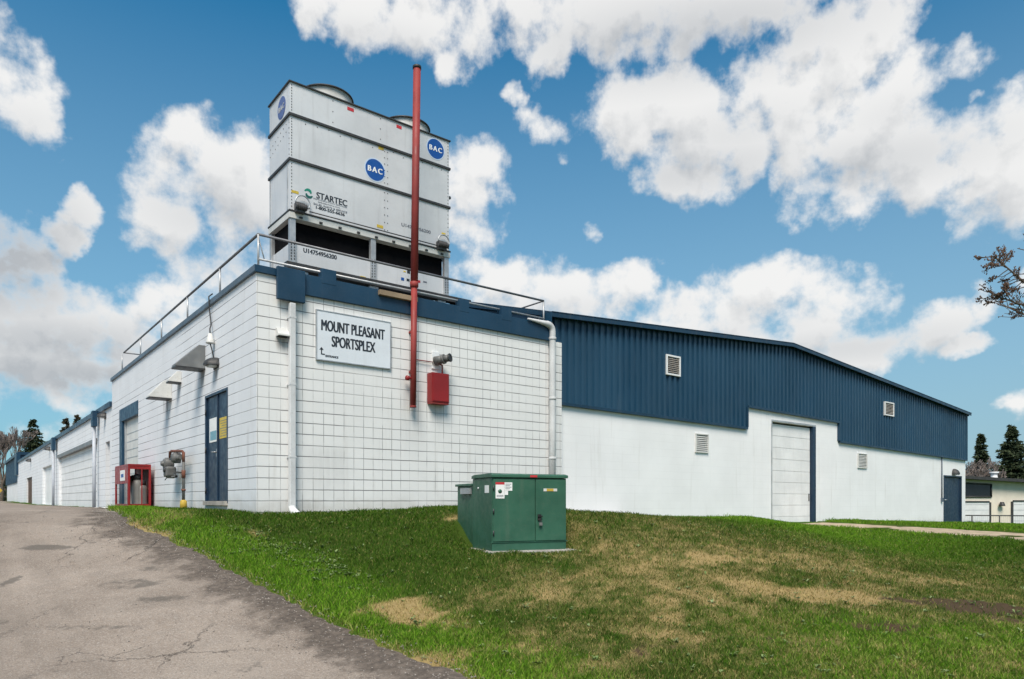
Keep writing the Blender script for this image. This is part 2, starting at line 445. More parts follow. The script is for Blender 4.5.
def asphalt_mat():
    m, t, bs = nmat('worn_asphalt')
    co = objco(t)
    edge = N(t, 'ShaderNodeAttribute', attribute_name='edge').outputs['Fac']
    n0 = noise(t, co, 0.6, 5, 0.6); n1 = noise(t, co, 3, 6, 0.65)
    o = mix(t, mapr(t, n0, 0.3, 0.7), (0.215,0.172,0.138), (0.335,0.278,0.230))
    o = mix(t, mth(t, 'MULTIPLY', mapr(t, n1, 0.45, 0.75), 0.4), o, (0.20,0.172,0.148))
    vo = N(t, 'ShaderNodeTexVoronoi'); vo.inputs['Scale'].default_value = 95; t.links.new(co, vo.inputs[0])
    sp = N(t, 'ShaderNodeSeparateColor'); t.links.new(vo.outputs['Color'], sp.inputs[0])
    o = mix(t, mapr(t, sp.outputs[0], 0.5, 1.0, 0, 0.42), o, (0.50,0.45,0.40))
    o = mix(t, mapr(t, sp.outputs[1], 0.7, 1.0, 0, 0.45), o, (0.12,0.10,0.088))
    rut = noise(t, co, 0.5, 4, 0.6, (0.9, 0.12, 1))
    rr = N(t, 'ShaderNodeMapping'); rr.inputs['Rotation'].default_value = (0, 0, -TH); t.links.new(co, rr.inputs[0])
    rut = noise(t, rr.outputs[0], 1.0, 4, 0.6, (1.1, 0.10, 1))
    o = mix(t, mth(t, 'MULTIPLY', mapr(t, rut, 0.48, 0.7), 0.35), o, (0.125,0.103,0.085))
    o = mix(t, mth(t, 'MULTIPLY', mapr(t, rut, 0.46, 0.3), 0.30), o, (0.34,0.295,0.25))
    pv = N(t, 'ShaderNodeTexVoronoi'); pv.inputs['Scale'].default_value = 0.33; t.links.new(rr.outputs[0], pv.inputs[0])
    pc = N(t, 'ShaderNodeSeparateColor'); t.links.new(pv.outputs['Color'], pc.inputs[0])
    o = mix(t, mth(t, 'MULTIPLY', pc.outputs[0], 0.22), o, (0.11,0.092,0.078))
    # dark raw strip beside the grass
    em = mapr(t, mth(t, 'ADD', edge, mth(t, 'MULTIPLY', mth(t, 'SUBTRACT', n1, 0.5), 1.5)), -0.75, -0.25)
    o = mix(t, mth(t, 'MULTIPLY', em, 0.82), o, mix(t, mapr(t, noise(t, co, 14, 5, 0.7), 0.35, 0.7), (0.045,0.036,0.030), (0.135,0.108,0.088)))
    # damp and tar blotches
    st = N(t, 'ShaderNodeAttribute', attribute_name='stain').outputs['Fac']
    bl = mth(t, 'MULTIPLY', mapr(t, mth(t, 'ADD', st, mth(t, 'MULTIPLY', mth(t, 'SUBTRACT', noise(t, co, 5, 6, 0.7), 0.5), 1.6)), 0.35, 0.7), 1.6)
    o = mix(t, mth(t, 'MULTIPLY', bl, 0.4), o, (0.075,0.068,0.06))
    # cracks
    def cracks(scale, w, msk, seed):
        mp = N(t, 'ShaderNodeMapping'); mp.inputs['Location'].default_value = (seed, seed*1.7, 0); t.links.new(co, mp.inputs[0])
        dn = N(t, 'ShaderNodeTexNoise'); dn.inputs['Scale'].default_value = scale*3.5; dn.inputs['Detail'].default_value = 8; dn.inputs['Roughness'].default_value = 0.7; t.links.new(mp.outputs[0], dn.inputs[0])
        ad = N(t, 'ShaderNodeVectorMath'); ad.operation = 'MULTIPLY_ADD'; t.links.new(dn.outputs['Color'], ad.inputs[0])
        ad.inputs[1].default_value = (0.35/scale,)*3; t.links.new(mp.outputs[0], ad.inputs[2])
        v = N(t, 'ShaderNodeTexVoronoi'); v.feature = 'DISTANCE_TO_EDGE'; v.inputs['Scale'].default_value = scale; t.links.new(ad.outputs[0], v.inputs[0])
        c = mapr(t, v.outputs['Distance'], w*0.3, w, 1, 0)
        return mth(t, 'MULTIPLY', c, mapr(t, noise(t, mp.outputs[0], scale*0.8, 3), msk, msk+0.12))
    cr = mth(t, 'MAXIMUM', cracks(0.5, 0.006, 0.50, 3.1), cracks(1.9, 0.012, 0.62, 8.3))
    o = mix(t, mth(t, 'MULTIPLY', cr, 0.68), o, (0.030,0.026,0.024))
    t.links.new(o, bs.inputs['Base Color']); bs.inputs['Roughness'].default_value = 0.9; bs.inputs['Specular IOR Level'].default_value = 0.2
    h = mth(t, 'SUBTRACT', mth(t, 'MULTIPLY', vo.outputs['Distance'], 0.7), cr)
    bump(t, bs, h, 0.6, 0.012)
    return m
TRX, TRY, TRZ = (lambda p: (p[0], p[1], float(terrain_raw(np.array([p[0]]), np.array([p[1]]))[0])))(hit(492, 549.5))
M_ground, M_grass, M_asph = ground_mat(), grass_mat(), asphalt_mat()
M_conc = paint('weathered_concrete', (0.33,0.31,0.285), 0.9, 0.25, 3, 0.2, 45, bmp=0.4)
M_path = paint('gravel_path', (0.42,0.33,0.225), 0.95, 0.3, 4, 0.3, 60, bmp=0.7)

ax = grid_axis(-420, 500, -13, 15, 0.11, 1.22); ay = grid_axis(-60, 620, 3.6, 24, 0.11, 1.22)
GX, GY = np.meshgrid(ax, ay)
d_, s_, l_ = lawn_state(GX, GY)
sheet('ground', GX, GY, terrain(GX, GY), M_ground, {'dry': d_, 'soil': s_, 'lush': l_}, 'grassy slope falling from the white walls to the camera')

# driveway: rows across, following the ragged grass edge
bs_ = np.concatenate([np.arange(-30, -11, 1.0), np.arange(-11, 6, 0.06), np.arange(6, 12.4, 0.15), np.arange(12.4, 130, 2.0)])
us_ = np.concatenate([np.linspace(0, 2.2, 30), np.linspace(2.4, 40, 45)])
BB, UU = np.meshgrid(bs_, us_, indexing='ij')
AA = edge_a(BB) - UU
DX = C0.x + DF.x*AA + DL.x*BB; DY = C0.y + DF.y*AA + DL.y*BB
wobm = (fbm(DX*2.3, DY*2.3, 5, 5)-0.5)*0.42*sstep(9.0-BB, 0, 3)*np.clip(1-UU/2.0, 0, 1)
AA = AA - wobm
DX = C0.x + DF.x*AA + DL.x*BB; DY = C0.y + DF.y*AA + DL.y*BB
DZ = terrain_raw(DX, DY) + 0.006*np.clip(UU*10, 0, 1) + (fbm(DX*0.7, DY*0.7, 3, 77)-0.5)*0.05*np.clip(UU, 0, 1)
STAIN = np.zeros_like(DX)
for (px, py, rx, ry, k) in ((46,548,34,3.5,1.0),(135,585,50,7,.6),(165,600,45,6,.55),(150,570,25,4,.5),(5,585,8,14,.8),(15,620,14,10,.5),(90,628,70,4,.5),(190,665,14,10,.5),(250,668,20,9,.55),(60,672,30,6,.5),(215,560,20,5,.45),(30,507.5,70,1.2,.5)):
    x, y = hit(px, py); y0 = hit(px, min(py+ry, 700))[1]; y1 = hit(px, max(py-ry, 504))[1]
    q = np.sqrt(((DX-x)/(rx/FPX*y))**2+((DY-y)/max(0.1, abs(y1-y0)/2))**2); STAIN = np.maximum(STAIN, k*(1-sstep(q, 0.3, 1.3)))
sheet('driveway', DX, DY, DZ, M_asph, {'edge': -UU, 'stain': STAIN}, 'grey cracked asphalt driveway climbing beside the white wall')
# gravel footpath from the roller door
bp = np.arange(-22, -0.05, 0.12); up_ = np.linspace(PATH_A0, PATH_A1, 12)
BB, AA = np.meshgrid(bp, up_, indexing='ij')
PX = C0.x + DF.x*AA + DL.x*BB; PY = C0.y + DF.y*AA + DL.y*BB
AAw = AA - (fbm(PX*1.7, PY*1.7, 3, 8)-0.5)*0.25
PX = C0.x + DF.x*AAw + DL.x*BB; PY = C0.y + DF.y*AAw + DL.y*BB
sheet('footpath', PX, PY, terrain_raw(PX, PY)+0.012, M_path, {}, 'pale gravel footpath from the big roller door')

# transformer footprint is kept free of blades

def grass():
    P = []
    def scatter(x0, x1, y0, y1, dens):
        n = int((x1-x0)*(y1-y0)*dens); return RNG.uniform(x0, x1, n), RNG.uniform(y0, y1, n)
    zones = [(-2.5,6,5.6,7.6,3600),(-5,8,7.6,9.5,2600),(-7,10,9.5,12,1700),(-11,14,12,17,900),(-13,22,17,26,420),(2,40,26,44,90)]
    xs, ys = map(np.concatenate, zip(*[scatter(*z) for z in zones]))
    a, b = local(xs, ys)
    px = CX+FPX*xs/ys
    dd, pd = drive_dist(xs, ys), path_dist(xs, ys)
    keep = (dd > -0.02+0.08*RNG.random(len(xs))) & (pd > 0.0) & (px > -30) & (px < 1060)
    keep &= ~((a > -0.02) & (b > -0.02))
    tx, ty = xs-TRX, ys-TRY
    tu, tv = tx*TSIDE.x+ty*TSIDE.y, tx*TDIR.x+ty*TDIR.y
    keep &= ~((tu > -0.04) & (tu < 1.2) & (tv > -0.06) & (tv < 1.75))
    keep &= (b < 12.8)
    xs, ys = xs[keep], ys[keep]
    dry, soil, lush = lawn_state(xs, ys)
    k2 = RNG.random(len(xs)) > np.clip(soil*1.15-0.1, 0, 0.93)
    k2 &= RNG.random(len(xs)) > np.clip(dry*0.55-0.15, 0, 0.5)
    xs, ys, dry, lush = xs[k2], ys[k2], dry[k2], lush[k2]
    n = len(xs); zs = terrain(xs, ys)
    dd = drive_dist(xs, ys)
    bl = np.clip(dry + RNG.normal(0, 0.26, n), 0, 1); bl = 0.55*bl+0.45*sstep(bl, 0.2, 0.9)
    bl = np.where(RNG.random(n) < 0.02, 0.8, bl)
    clump = fbm(xs*6, ys*6, 2, 91)
    h = (0.018+0.020*RNG.random(n)+0.020*clump)*(1-0.45*bl)*(1+0.30*lush)
    h *= 0.60+0.85*fbm(xs*1.7, ys*1.7, 3, 61)
    h *= 1+1.1*(1-sstep(dd, 0.03, 0.22))*RNG.random(n)
    h *= 1+0.8*RNG.random(n)*sstep(-np.abs(local(xs,ys)[1]), -0.25, -0.02)
    far = np.clip(ys/9.0, 1, 3.2)
    w = 0.0036*far*(0.8+0.5*RNG.random(n)); h *= np.clip(far, 1, 1.35)
    ang = RNG.uniform(0, 2*np.pi, n); lean = h*(0.25+0.9*RNG.random(n))*(1+0.5*bl); la = RNG.uniform(0, 2*np.pi, n)
    tx, ty = np.cos(la)*lean, np.sin(la)*lean
    wx, wy = np.cos(ang)*w, np.sin(ang)*w
    V = np.empty((n, 5, 3), np.float32)
    V[:,0] = np.stack([xs-wx, ys-wy, zs-0.005], -1); V[:,1] = np.stack([xs+wx, ys+wy, zs-0.005], -1)
    V[:,2] = np.stack([xs+tx*0.4+wx*0.8, ys+ty*0.4+wy*0.8, zs+h*0.6], -1); V[:,3] = np.stack([xs+tx*0.4-wx*0.8, ys+ty*0.4-wy*0.8, zs+h*0.6], -1)
    V[:,4] = np.stack([xs+tx, ys+ty, zs+h], -1)
    me = bpy.data.meshes.new('lawn_grass')
    me.vertices.add(n*5); me.vertices.foreach_set('co', V.reshape(-1))
    base = (np.arange(n)*5)[:,None]
    loops = np.concatenate([base+np.array([[0,1,2,3]]), base+np.array([[3,2,4]])], 1).reshape(-1)
    starts = (np.arange(n)*7)[:,None]+np.array([[0,4]])
    me.loops.add(n*7); me.loops.foreach_set('vertex_index', loops.astype(np.int32))
    me.polygons.add(n*2); me.polygons.foreach_set('loop_start', starts.reshape(-1).astype(np.int32))
    me.update(calc_edges=True)
    tone = np.clip(0.25+0.5*clump+RNG.normal(0, 0.22, n), 0, 1)
    for k, v in (('dry', bl), ('tone', tone), ('lush', lush)):
        at = me.attributes.new(k, 'FLOAT', 'POINT'); at.data.foreach_set('value', np.repeat(v, 5).astype(np.float32))
    me.materials.append(M_grass)
    o = bpy.data.objects.new('lawn_grass', me); COL.objects.link(o)
    tag(o, 'short green and straw coloured lawn grass on the slope', 'grass', None, 'stuff')
    return n
NGRASS = grass()

def gravel():
    rg = np.random.default_rng(5); n = 5200
    bb = rg.uniform(-8.5, 9.0, n); off = rg.normal(0.10, 0.28, n); aa = edge_a(bb)-off
    x = C0.x+DF.x*aa+DL.x*bb; y = C0.y+DF.y*aa+DL.y*bb
    far = rg.random(n) < 0.25
    x = np.where(far, rg.uniform(-9, 0, n), x); y = np.where(far, rg.uniform(6, 13, n), y)
    k = (drive_dist(x, y) < 0.12) & (y > 5.4); x, y = x[k], y[k]; n = len(x)
    z = terrain_raw(x, y)+0.006+(drive_dist(x, y) > 0)*0.02; r = rg.uniform(0.004, 0.013, n)
    base = np.array([(1,0,0),(-1,0,0),(0,1,0),(0,-1,0),(0,0,.8),(0,0,-.6)], float)
    V = base[None]*r[:,None,None]*rg.uniform(0.6,1.3,(n,6,1))+np.stack([x,y,z],-1)[:,None,:]
    F_ = np.array([(0,2,4),(2,1,4),(1,3,4),(3,0,4),(2,0,5),(1,2,5),(3,1,5),(0,3,5)])
    fs = (np.arange(n)*6)[:,None,None]+F_[None]
    me = bpy.data.meshes.new('loose_gravel'); me.from_pydata(V.reshape(-1,3).tolist(), [], fs.reshape(-1,3).tolist()); me.update()
    me.materials.append(paint('gravel_stone', (0.27,0.24,0.21), 0.9, 0.5, 40, 0.3, 90))
    o = bpy.data.objects.new('loose_gravel', me); COL.objects.link(o); tag(o, 'loose grey gravel crumbling off the driveway edge', 'gravel', None, 'stuff')
gravel()
def weeds():
    rg = np.random.default_rng(9); V = []; Fc = []; tone = []
    p0, p1 = hit(225, 527), hit(355, 585)
    u = rg.random(330); xs = p0[0]+(p1[0]-p0[0])*u+rg.normal(0,0.22,330); ys = p0[1]+(p1[1]-p0[1])*u+rg.normal(0,0.2,330)
    xs = np.concatenate([xs, rg.uniform(-7, 10, 900)]); ys = np.concatenate([ys, 6+11*rg.random(900)**1.3])
    a_, b_ = local(xs, ys); tx, ty = xs-TRX, ys-TRY; tu, tv = tx*TSIDE.x+ty*TSIDE.y, tx*TDIR.x+ty*TDIR.y
    k = (drive_dist(xs, ys) > 0.06) & ~((tu > -0.1) & (tu < 1.25) & (tv > -0.15) & (tv < 1.8)) & ~((a_ > -0.1) & (b_ > -0.15)) & (np.abs(xs/ys) < 0.76)
    xs, ys = xs[k], ys[k]; zs = terrain(xs, ys)
    for (x, y, z) in zip(xs, ys, zs):
        z = z+0.012; n = rg.integers(4, 9); r0 = rg.uniform(0.025, 0.06); t0 = rg.random()*0.6+0.2
        for k in range(n):
            an = rg.random()*6.28; r = r0*rg.uniform(0.6, 1.2); w = r*0.22; d = np.array([math.cos(an), math.sin(an)]); s_ = np.array([-d[1], d[0]])
            up = rg.uniform(0.2, 0.8)*r; i = len(V)
            V += [(x,y,z), (x+d[0]*r*.55+s_[0]*w, y+d[1]*r*.55+s_[1]*w, z+up*.8), (x+d[0]*r, y+d[1]*r, z+up*.7), (x+d[0]*r*.55-s_[0]*w, y+d[1]*r*.55-s_[1]*w, z+up*.8)]
            Fc.append((i,i+1,i+2,i+3)); tone += [t0]*4
    me = bpy.data.meshes.new('lawn_weeds'); me.from_pydata([tuple(map(float, v)) for v in V], [], Fc); me.update()
    at = me.attributes.new('tone', 'FLOAT', 'POINT'); at.data.foreach_set('value', np.array(tone, np.float32))
    m, t, bs = nmat('weed_leaf'); f = N(t, 'ShaderNodeAttribute', attribute_name='tone').outputs['Fac']
    t.links.new(mix(t, f, (0.085,0.155,0.03), (0.26,0.31,0.15)), bs.inputs['Base Color']); bs.inputs['Roughness'].default_value = 0.7; bs.inputs['Specular IOR Level'].default_value = 0.15
    me.materials.append(m); o = bpy.data.objects.new('lawn_weeds', me); COL.objects.link(o); tag(o, 'low broad leaved weeds scattered through the lawn', 'weeds', None, 'stuff')
weeds()
# ------------------------------------------------------------------ materials of the buildings
ZREF = EYE - 0.0                                      # a course line lies at eye level
M_blue = paint('blue_trim_paint', (0.009,0.042,0.084), 0.45, 0.18, 1.2, 0.06, 30, streak=0.12, dirt=(0.10,0.11,0.12), bmp=0.06)
M_clad = paint('blue_steel_cladding', (0.008,0.043,0.086), 0.42, 0.16, 0.5, 0.04, 20, streak=0.22, dirt=(0.07,0.10,0.14), bmp=0.03)
sheet_tone(M_clad, 0, 0.886, 0.13)
M_clad2 = paint('blue_roof_trim', (0.008,0.036,0.072), 0.4, 0.15, 0.8, 0.04, 20, streak=0.15, bmp=0.03)
M_door = paint('dark_blue_door_paint', (0.010,0.030,0.062), 0.42, 0.15, 2, 0.08, 30, streak=0.15, bmp=0.05)
M_cap = paint('grey_blue_cap_flashing', (0.085,0.115,0.15), 0.45, 0.2, 1.5, 0.1, 25, streak=0.2, bmp=0.05)
M_white = paint('white_paint', (0.74,0.745,0.75), 0.5, 0.08, 1.5, 0.08, 30, streak=0.12, bmp=0.08)
M_off = paint('offwhite_steel', (0.60,0.60,0.58), 0.5, 0.12, 1.5, 0.12, 30, streak=0.25, bmp=0.08)
M_galv = paint('galvanised_steel', (0.42,0.44,0.46), 0.45, 0.22, 3, 0.1, 18, streak=0.2, bmp=0.05, metal=0.45)
M_rail = paint('galvanised_pipe', (0.46,0.47,0.48), 0.4, 0.15, 4, 0.1, 25, bmp=0.03, metal=0.35)
M_raild = paint('weathered_rail', (0.16,0.165,0.18), 0.5, 0.2, 4, 0.1, 25, bmp=0.03, metal=0.4)
M_hood = paint('grey_hood_steel', (0.19,0.20,0.205), 0.5, 0.22, 2.5, 0.15, 20, streak=0.35, bmp=0.05, metal=0.2)
M_black = paint('black_rubber', (0.012,0.012,0.013), 0.6, 0.2, 3, 0.1, 30)
M_dark = paint('dark_shadowed_louvre', (0.018,0.018,0.020), 0.8, 0.3, 3, 0.1, 30)
M_dgrey = paint('dark_grey_metal', (0.035,0.036,0.038), 0.5, 0.2, 3, 0.12, 30)
M_red = paint('red_gloss_paint', (0.24,0.012,0.014), 0.38, 0.15, 2, 0.08, 25, streak=0.15, dirt=(0.1,0.03,0.02), bmp=0.04)
M_oxide = paint('red_oxide_pipe', (0.26,0.034,0.030), 0.6, 0.22, 1.5, 0.15, 25, streak=0.3, dirt=(0.10,0.04,0.03), bmp=0.1)
M_rust = paint('rusty_iron', (0.15,0.055,0.035), 0.8, 0.35, 5, 0.3, 25, bmp=0.3)
M_iron = paint('grey_cast_iron', (0.12,0.122,0.12), 0.55, 0.25, 6, 0.2, 25, bmp=0.2)
M_yell = paint('yellow_plastic', (0.46,0.31,0.04), 0.5, 0.12, 4, 0.1, 30)
M_ylab = paint('yellow_label', (0.55,0.40,0.05), 0.5, 0.12, 4, 0.1, 30, bmp=0)
M_rlab = paint('red_label', (0.50,0.03,0.04), 0.5, 0.12, 4, 0.1, 30, bmp=0)
M_plab = paint('white_label', (0.76,0.76,0.75), 0.5, 0.06, 4, 0.05, 30, bmp=0)
M_teal = paint('teal_label', (0.16,0.33,0.40), 0.5, 0.1, 4, 0.05, 30, bmp=0)
M_green = paint('green_transformer_paint', (0.030,0.105,0.066), 0.5, 0.16, 2.2, 0.08, 22, streak=0.3, dirt=(0.10,0.14,0.10), bmp=0.05)
M_green2 = paint('green_lid_paint', (0.034,0.112,0.072), 0.48, 0.14, 2.2, 0.08, 22, dirt=(0.07,0.09,0.07), bmp=0.05)
M_logo = paint('logo_blue', (0.008,0.075,0.30), 0.4, 0.06, 3, 0.03, 30, bmp=0)
M_logof = paint('faded_logo_blue', (0.09,0.13,0.30), 0.5, 0.1, 3, 0.05, 30, bmp=0)
M_ltr = paint('logo_white', (0.78,0.79,0.8), 0.4, 0.05, 3, 0.03, 30, bmp=0)
M_ring = paint('logo_pale_ring', (0.50,0.60,0.74), 0.4, 0.05, 3, 0.03, 30, bmp=0)
M_ink = paint('sign_black_ink', (0.022,0.028,0.038), 0.5, 0.1, 3, 0.03, 30, bmp=0)
M_gink = paint('faded_grey_ink', (0.16,0.17,0.20), 0.5, 0.1, 3, 0.03, 30, bmp=0)
M_sgrn = paint('sticker_green', (0.015,0.22,0.15), 0.45, 0.08, 3, 0.03, 30, bmp=0)
M_sgrd = paint('sticker_dark_green', (0.01,0.10,0.085), 0.45, 0.08, 3, 0.03, 30, bmp=0)
M_sign = paint('sign_pale_board', (0.66,0.70,0.75), 0.4, 0.05, 2, 0.05, 30, streak=0.08, bmp=0.02)
M_wood = paint('weathered_timber', (0.27,0.20,0.13), 0.85, 0.25, 3, 0.25, 25, bmp=0.3)
M_brown = paint('brown_door_paint', (0.085,0.036,0.016), 0.55, 0.15, 2, 0.1, 25)
M_cyl = paint('grey_gas_cylinder', (0.21,0.205,0.195), 0.5, 0.2, 3, 0.15, 20, streak=0.3)
def tower_mat(name, seam):
    m = paint(name, (0.56,0.575,0.60), 0.45, 0.10, 0.9, 0.05, 14, streak=0.3, dirt=(0.30,0.295,0.30), bmp=0.03)
    return m
M_tow = tower_mat('galvanised_casing', 0)
M_roofg = paint('roof_membrane', (0.15,0.15,0.15), 0.9, 0.2, 2, 0.2, 30)
M_cream = paint('cream_stucco', (0.66,0.60,0.51), 0.8, 0.08, 1.5, 0.06, 30, streak=0.1)
M_glass = paint('dark_glass', (0.012,0.014,0.018), 0.12, 0.1, 2, 0.0, 30, bmp=0, spec=0.6)

M_tan = paint('dusty_louvre_steel', (0.34,0.31,0.28), 0.6, 0.2, 6, 0.2, 30)
M_stack = paint('dull_fan_stack_steel', (0.48,0.48,0.47), 0.6, 0.2, 3, 0.15, 20, streak=0.3)
M_dpw = paint('greyed_white_pipe', (0.58,0.59,0.60), 0.5, 0.12, 2, 0.12, 25, streak=0.3)
M_void = paint('gap_shade_black', (0.004,0.004,0.005), 0.9, 0.3, 3, 0.0, 30, spec=0.1)  # pitch black puts the shade of the tower's open gap into the colour
M_pump = paint('grey_pump_iron', (0.055,0.055,0.058), 0.6, 0.3, 8, 0.2, 30)
M_pipe = paint('pale_grey_pipe', (0.42,0.45,0.50), 0.5, 0.15, 2, 0.1, 25, streak=0.2)
# ------------------------------------------------------------------ the block house at the corner
A_END = F(548, HY)[0]                                   # right end of the block front
B_END = L(112, HY)[0]                                   # far end of its left wall
Z_CAP = F(256.4, 265.3)[1]; Z_CAPB = F(256.4, 271.8)[1]
Z_BAND = (F(305.3, 295.6)[1]+F(548, 341.2)[1])/2
ZG = EYE-0.9                                            # walls are carried down into the ground
house = thing('block_house', 'white block corner building with blue parapet carrying the rooftop cooling unit', 'building', (0, 0, EYE-0.2))

dB1, dB0 = L(227.8, 440)[0], L(205.6, 440)[0]           # door on the left wall (near, far)
dZ1, dZ0 = L(227.8, 387.0)[1], L(227.8, 503)[1]
gB1, gB0 = L(138.2, 440)[0], L(120, 440)[0]             # roller bay on the left wall
gZ1 = L(138.2, 400.5)[1]; gZm = L(138.2, 414)[1]
gZ0 = EYE-0.12
stains = []
for (x, y, w, h, k) in ((202,369,.22,.55,.8),(178.5,382,.16,.4,.7),(167,398,.2,.6,.9),(164,398,.1,.5,.6),(216,367,.16,.4,.65),(248,430,.1,1.2,.2)):
    bb, zz = L(x, y); stains.append((bb, zz-(EYE-0.2), w, h, k))
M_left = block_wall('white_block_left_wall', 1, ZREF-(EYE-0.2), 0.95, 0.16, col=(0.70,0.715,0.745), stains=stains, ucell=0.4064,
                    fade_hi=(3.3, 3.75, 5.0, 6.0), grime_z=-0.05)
fst = []
for (x, y, w, h, k) in ((281,339,.12,.3,.6),(413,385,.35,1.6,.22),(300,500,.6,.3,.25),(437,405,.2,.5,.25),(327,450,.5,1.2,.12)):
    aa, zz = F(x, y); fst.append((aa, zz-(EYE-0.2), w, h, k))
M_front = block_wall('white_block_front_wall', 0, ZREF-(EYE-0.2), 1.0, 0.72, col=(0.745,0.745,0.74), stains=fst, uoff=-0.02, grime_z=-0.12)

mb = MB(); holed_wall(mb, lambda u, v: (u, 0, v), 0, A_END, ZG, Z_CAPB, [], (0,0.2,0))
mb.poly([(A_END,0,ZG),(A_END,0.12,ZG),(A_END,0.12,Z_CAPB),(A_END,0,Z_CAPB)])
mb.build('front_wall', M_front, house)
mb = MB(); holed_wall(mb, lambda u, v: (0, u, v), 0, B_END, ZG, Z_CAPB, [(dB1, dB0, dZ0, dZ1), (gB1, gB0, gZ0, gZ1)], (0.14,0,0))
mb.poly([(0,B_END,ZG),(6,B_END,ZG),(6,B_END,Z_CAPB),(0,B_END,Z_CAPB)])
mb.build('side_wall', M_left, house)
MB().box(0.1, A_END, 0.12, B_END-0.02, Z_CAPB-0.5, Z_CAPB-0.1).build('roof_deck', M_roofg, house)
# caps
MB().box(-0.05, 0.25, -0.05, B_END, Z_CAPB, Z_CAP).build('parapet_cap', M_cap, house, 0.008)
aBox0, aBox1 = F(278, 290)[0], F(306.5, 290)[0]
mb = MB().box(-0.048, aBox0, -0.052, 0.24, Z_CAPB-0.01, Z_CAP+0.004)
mb.box(aBox0, A_END, -0.06, 0.24, Z_BAND, Z_CAP+0.004)
mb.build('fascia_band', M_blue, house, 0.006)
aBox0, aBox1 = F(277.5, 290, -0.14)[0], F(305.5, 290, -0.14)[0]
MB().box(aBox0, aBox1, -0.14, -0.062, F(292, 303)[1], F(292, 271)[1]).build('rain_hopper', M_blue, house, 0.01)
for (x0, x1, yt) in ((320.5, 335, 270.3), (458, 467.5, 300), (500, 510, 308.5)):
    a0, a1 = F(x0, 270)[0], F(x1, 270)[0]
    MB().box(a0, a1, -0.064, 0.10, Z_CAP-0.10, F((x0+x1)/2, yt)[1]).build('parapet_block', M_blue, house, 0.006)
# downpipes
def downpipe(x, ytop, ybot, r, mat, elbow=False):
    a, zt = F(x, ytop, -0.12); zb = F(x, ybot, -0.12)[1]
    return a, zt, zb
a, zt, zb = downpipe(292.6, 303, 508, 0.06, M_white)
mb = MB().box(a-0.056, a+0.056, -0.15, -0.045, zb, zt)
dp = mb.build('downpipe', M_dpw, house, 0.015)
mb = MB().tube([(a,-0.105,zb+0.03),(a,-0.12,zb-0.03),(a+0.02,-0.2,zb-0.09),(a+0.03,-0.30,zb-0.13)], 0.07, 12, caps=False)
mb.build('spout', M_white, dp)
mb = MB()
for zz in (zb+0.9, zb+2.2, zb+3.4): mb.box(a-0.062, a+0.062, -0.154, -0.002, zz, zz+0.03)
mb.each('strap', M_dpw, dp)
MB().tube([(a+0.024,-0.262,zb-0.112),(a+0.029,-0.298,zb-0.129)], 0.062, 12).build('spout_mouth', M_black, dp)
# right corner downpipe with its elbow
aP, zP = F(552.5, 328, -0.1)
mb = MB(); pts = [(aP-0.75,-0.1,zP+0.10),(aP-0.22,-0.1,zP+0.075)]
for k in range(6):
    t = k/5*math.pi/2; pts.append((aP-0.16+0.16*math.sin(t), -0.1, zP-0.09+0.16*math.cos(t)))
pts += [(aP,-0.1,F(552,420,-0.1)[1]), (aP-0.005,-0.1,EYE-0.6)]
mb.tube(pts, [0.02,0.06]+[0.075]*(len(pts)-2), 14)
cp = mb.build('downpipe', M_dpw, house)
mb = MB()
for k in range(3):
    zz = zP-0.25-1.4*k; mb.lathe([(0.086,-0.03),(0.09,-0.025),(0.09,0.025),(0.086,0.03)], (aP,-0.1,zz), 14)
mb.each('coupling', M_dpw, cp)
# double door on the left wall
mb = MB()
mid = dB1+(dB0-dB1)*0.47
def leftbox(m, b0, b1, a0, a1, z0, z1): return m.box(a0, a1, min(b0,b1), max(b0,b1), z0, z1)
leftbox(mb, dB1, mid-0.006, 0.03, 0.075, dZ0+0.04, dZ1-0.05); leftbox(mb, mid+0.006, dB0, 0.03, 0.075, dZ0+0.04, dZ1-0.05)
dr = mb.build('double_door', M_door, house, 0.005)
mb = MB(); leftbox(mb, dB1-0.01, dB1+0.045, -0.012, 0.03, dZ0, dZ1); leftbox(mb, dB0-0.045, dB0+0.01, -0.012, 0.03, dZ0, dZ1)
leftbox(mb, dB1+0.047, dB0-0.047, -0.012, 0.03, dZ1-0.055, dZ1)
leftbox(mb, mid-0.012, mid+0.02, 0.0, 0.028, dZ0+0.05, dZ1-0.06)
mb.build('frame', M_door, dr, 0.004)
mb = MB(); leftbox(mb, dB1, dB0, -0.06, 0.13, dZ0-0.05, dZ0+0.035); mb.build('sill', M_conc, dr, 0.006)
hz = L(216, 452)[1]
mb = MB().tube([(0.03,mid+0.10,hz),(-0.04,mid+0.10,hz)], 0.016, 8); mb.tube([(-0.04,mid+0.08,hz),(-0.04,mid+0.24,hz+0.005)], 0.012, 8)
mb.box(0.018,0.032,mid+0.075,mid+0.125,hz-0.09,hz+0.07); mb.build('handle', M_galv, dr)
mb = MB()
for zz in (dZ0+0.25, dZ0+1.1, dZ1-0.35): mb.tube([(-0.014,dB0-0.05,zz-0.06),(-0.014,dB0-0.05,zz+0.06)], 0.014, 8)
mb.each('hinge', M_dgrey, dr)
b0, z1 = L(208.3, 419.5); b1, z0 = L(216, 442)
mb = MB(); leftbox(mb, b1+0.02, b0, 0.022, 0.029, L(212,442)[1], L(212,418)[1]); nt = mb.build('notice', M_plab, dr); nt['label'] = 'white and teal notice sheet'
mb = MB(); leftbox(mb, b1+0.05, b0-0.06, 0.0195, 0.0215, L(212,440)[1], L(212,431)[1])
mb.build('notice_print', M_teal, dr)
b0, z1 = L(217.9, 418.5); b1, z0 = L(227.4, 437)
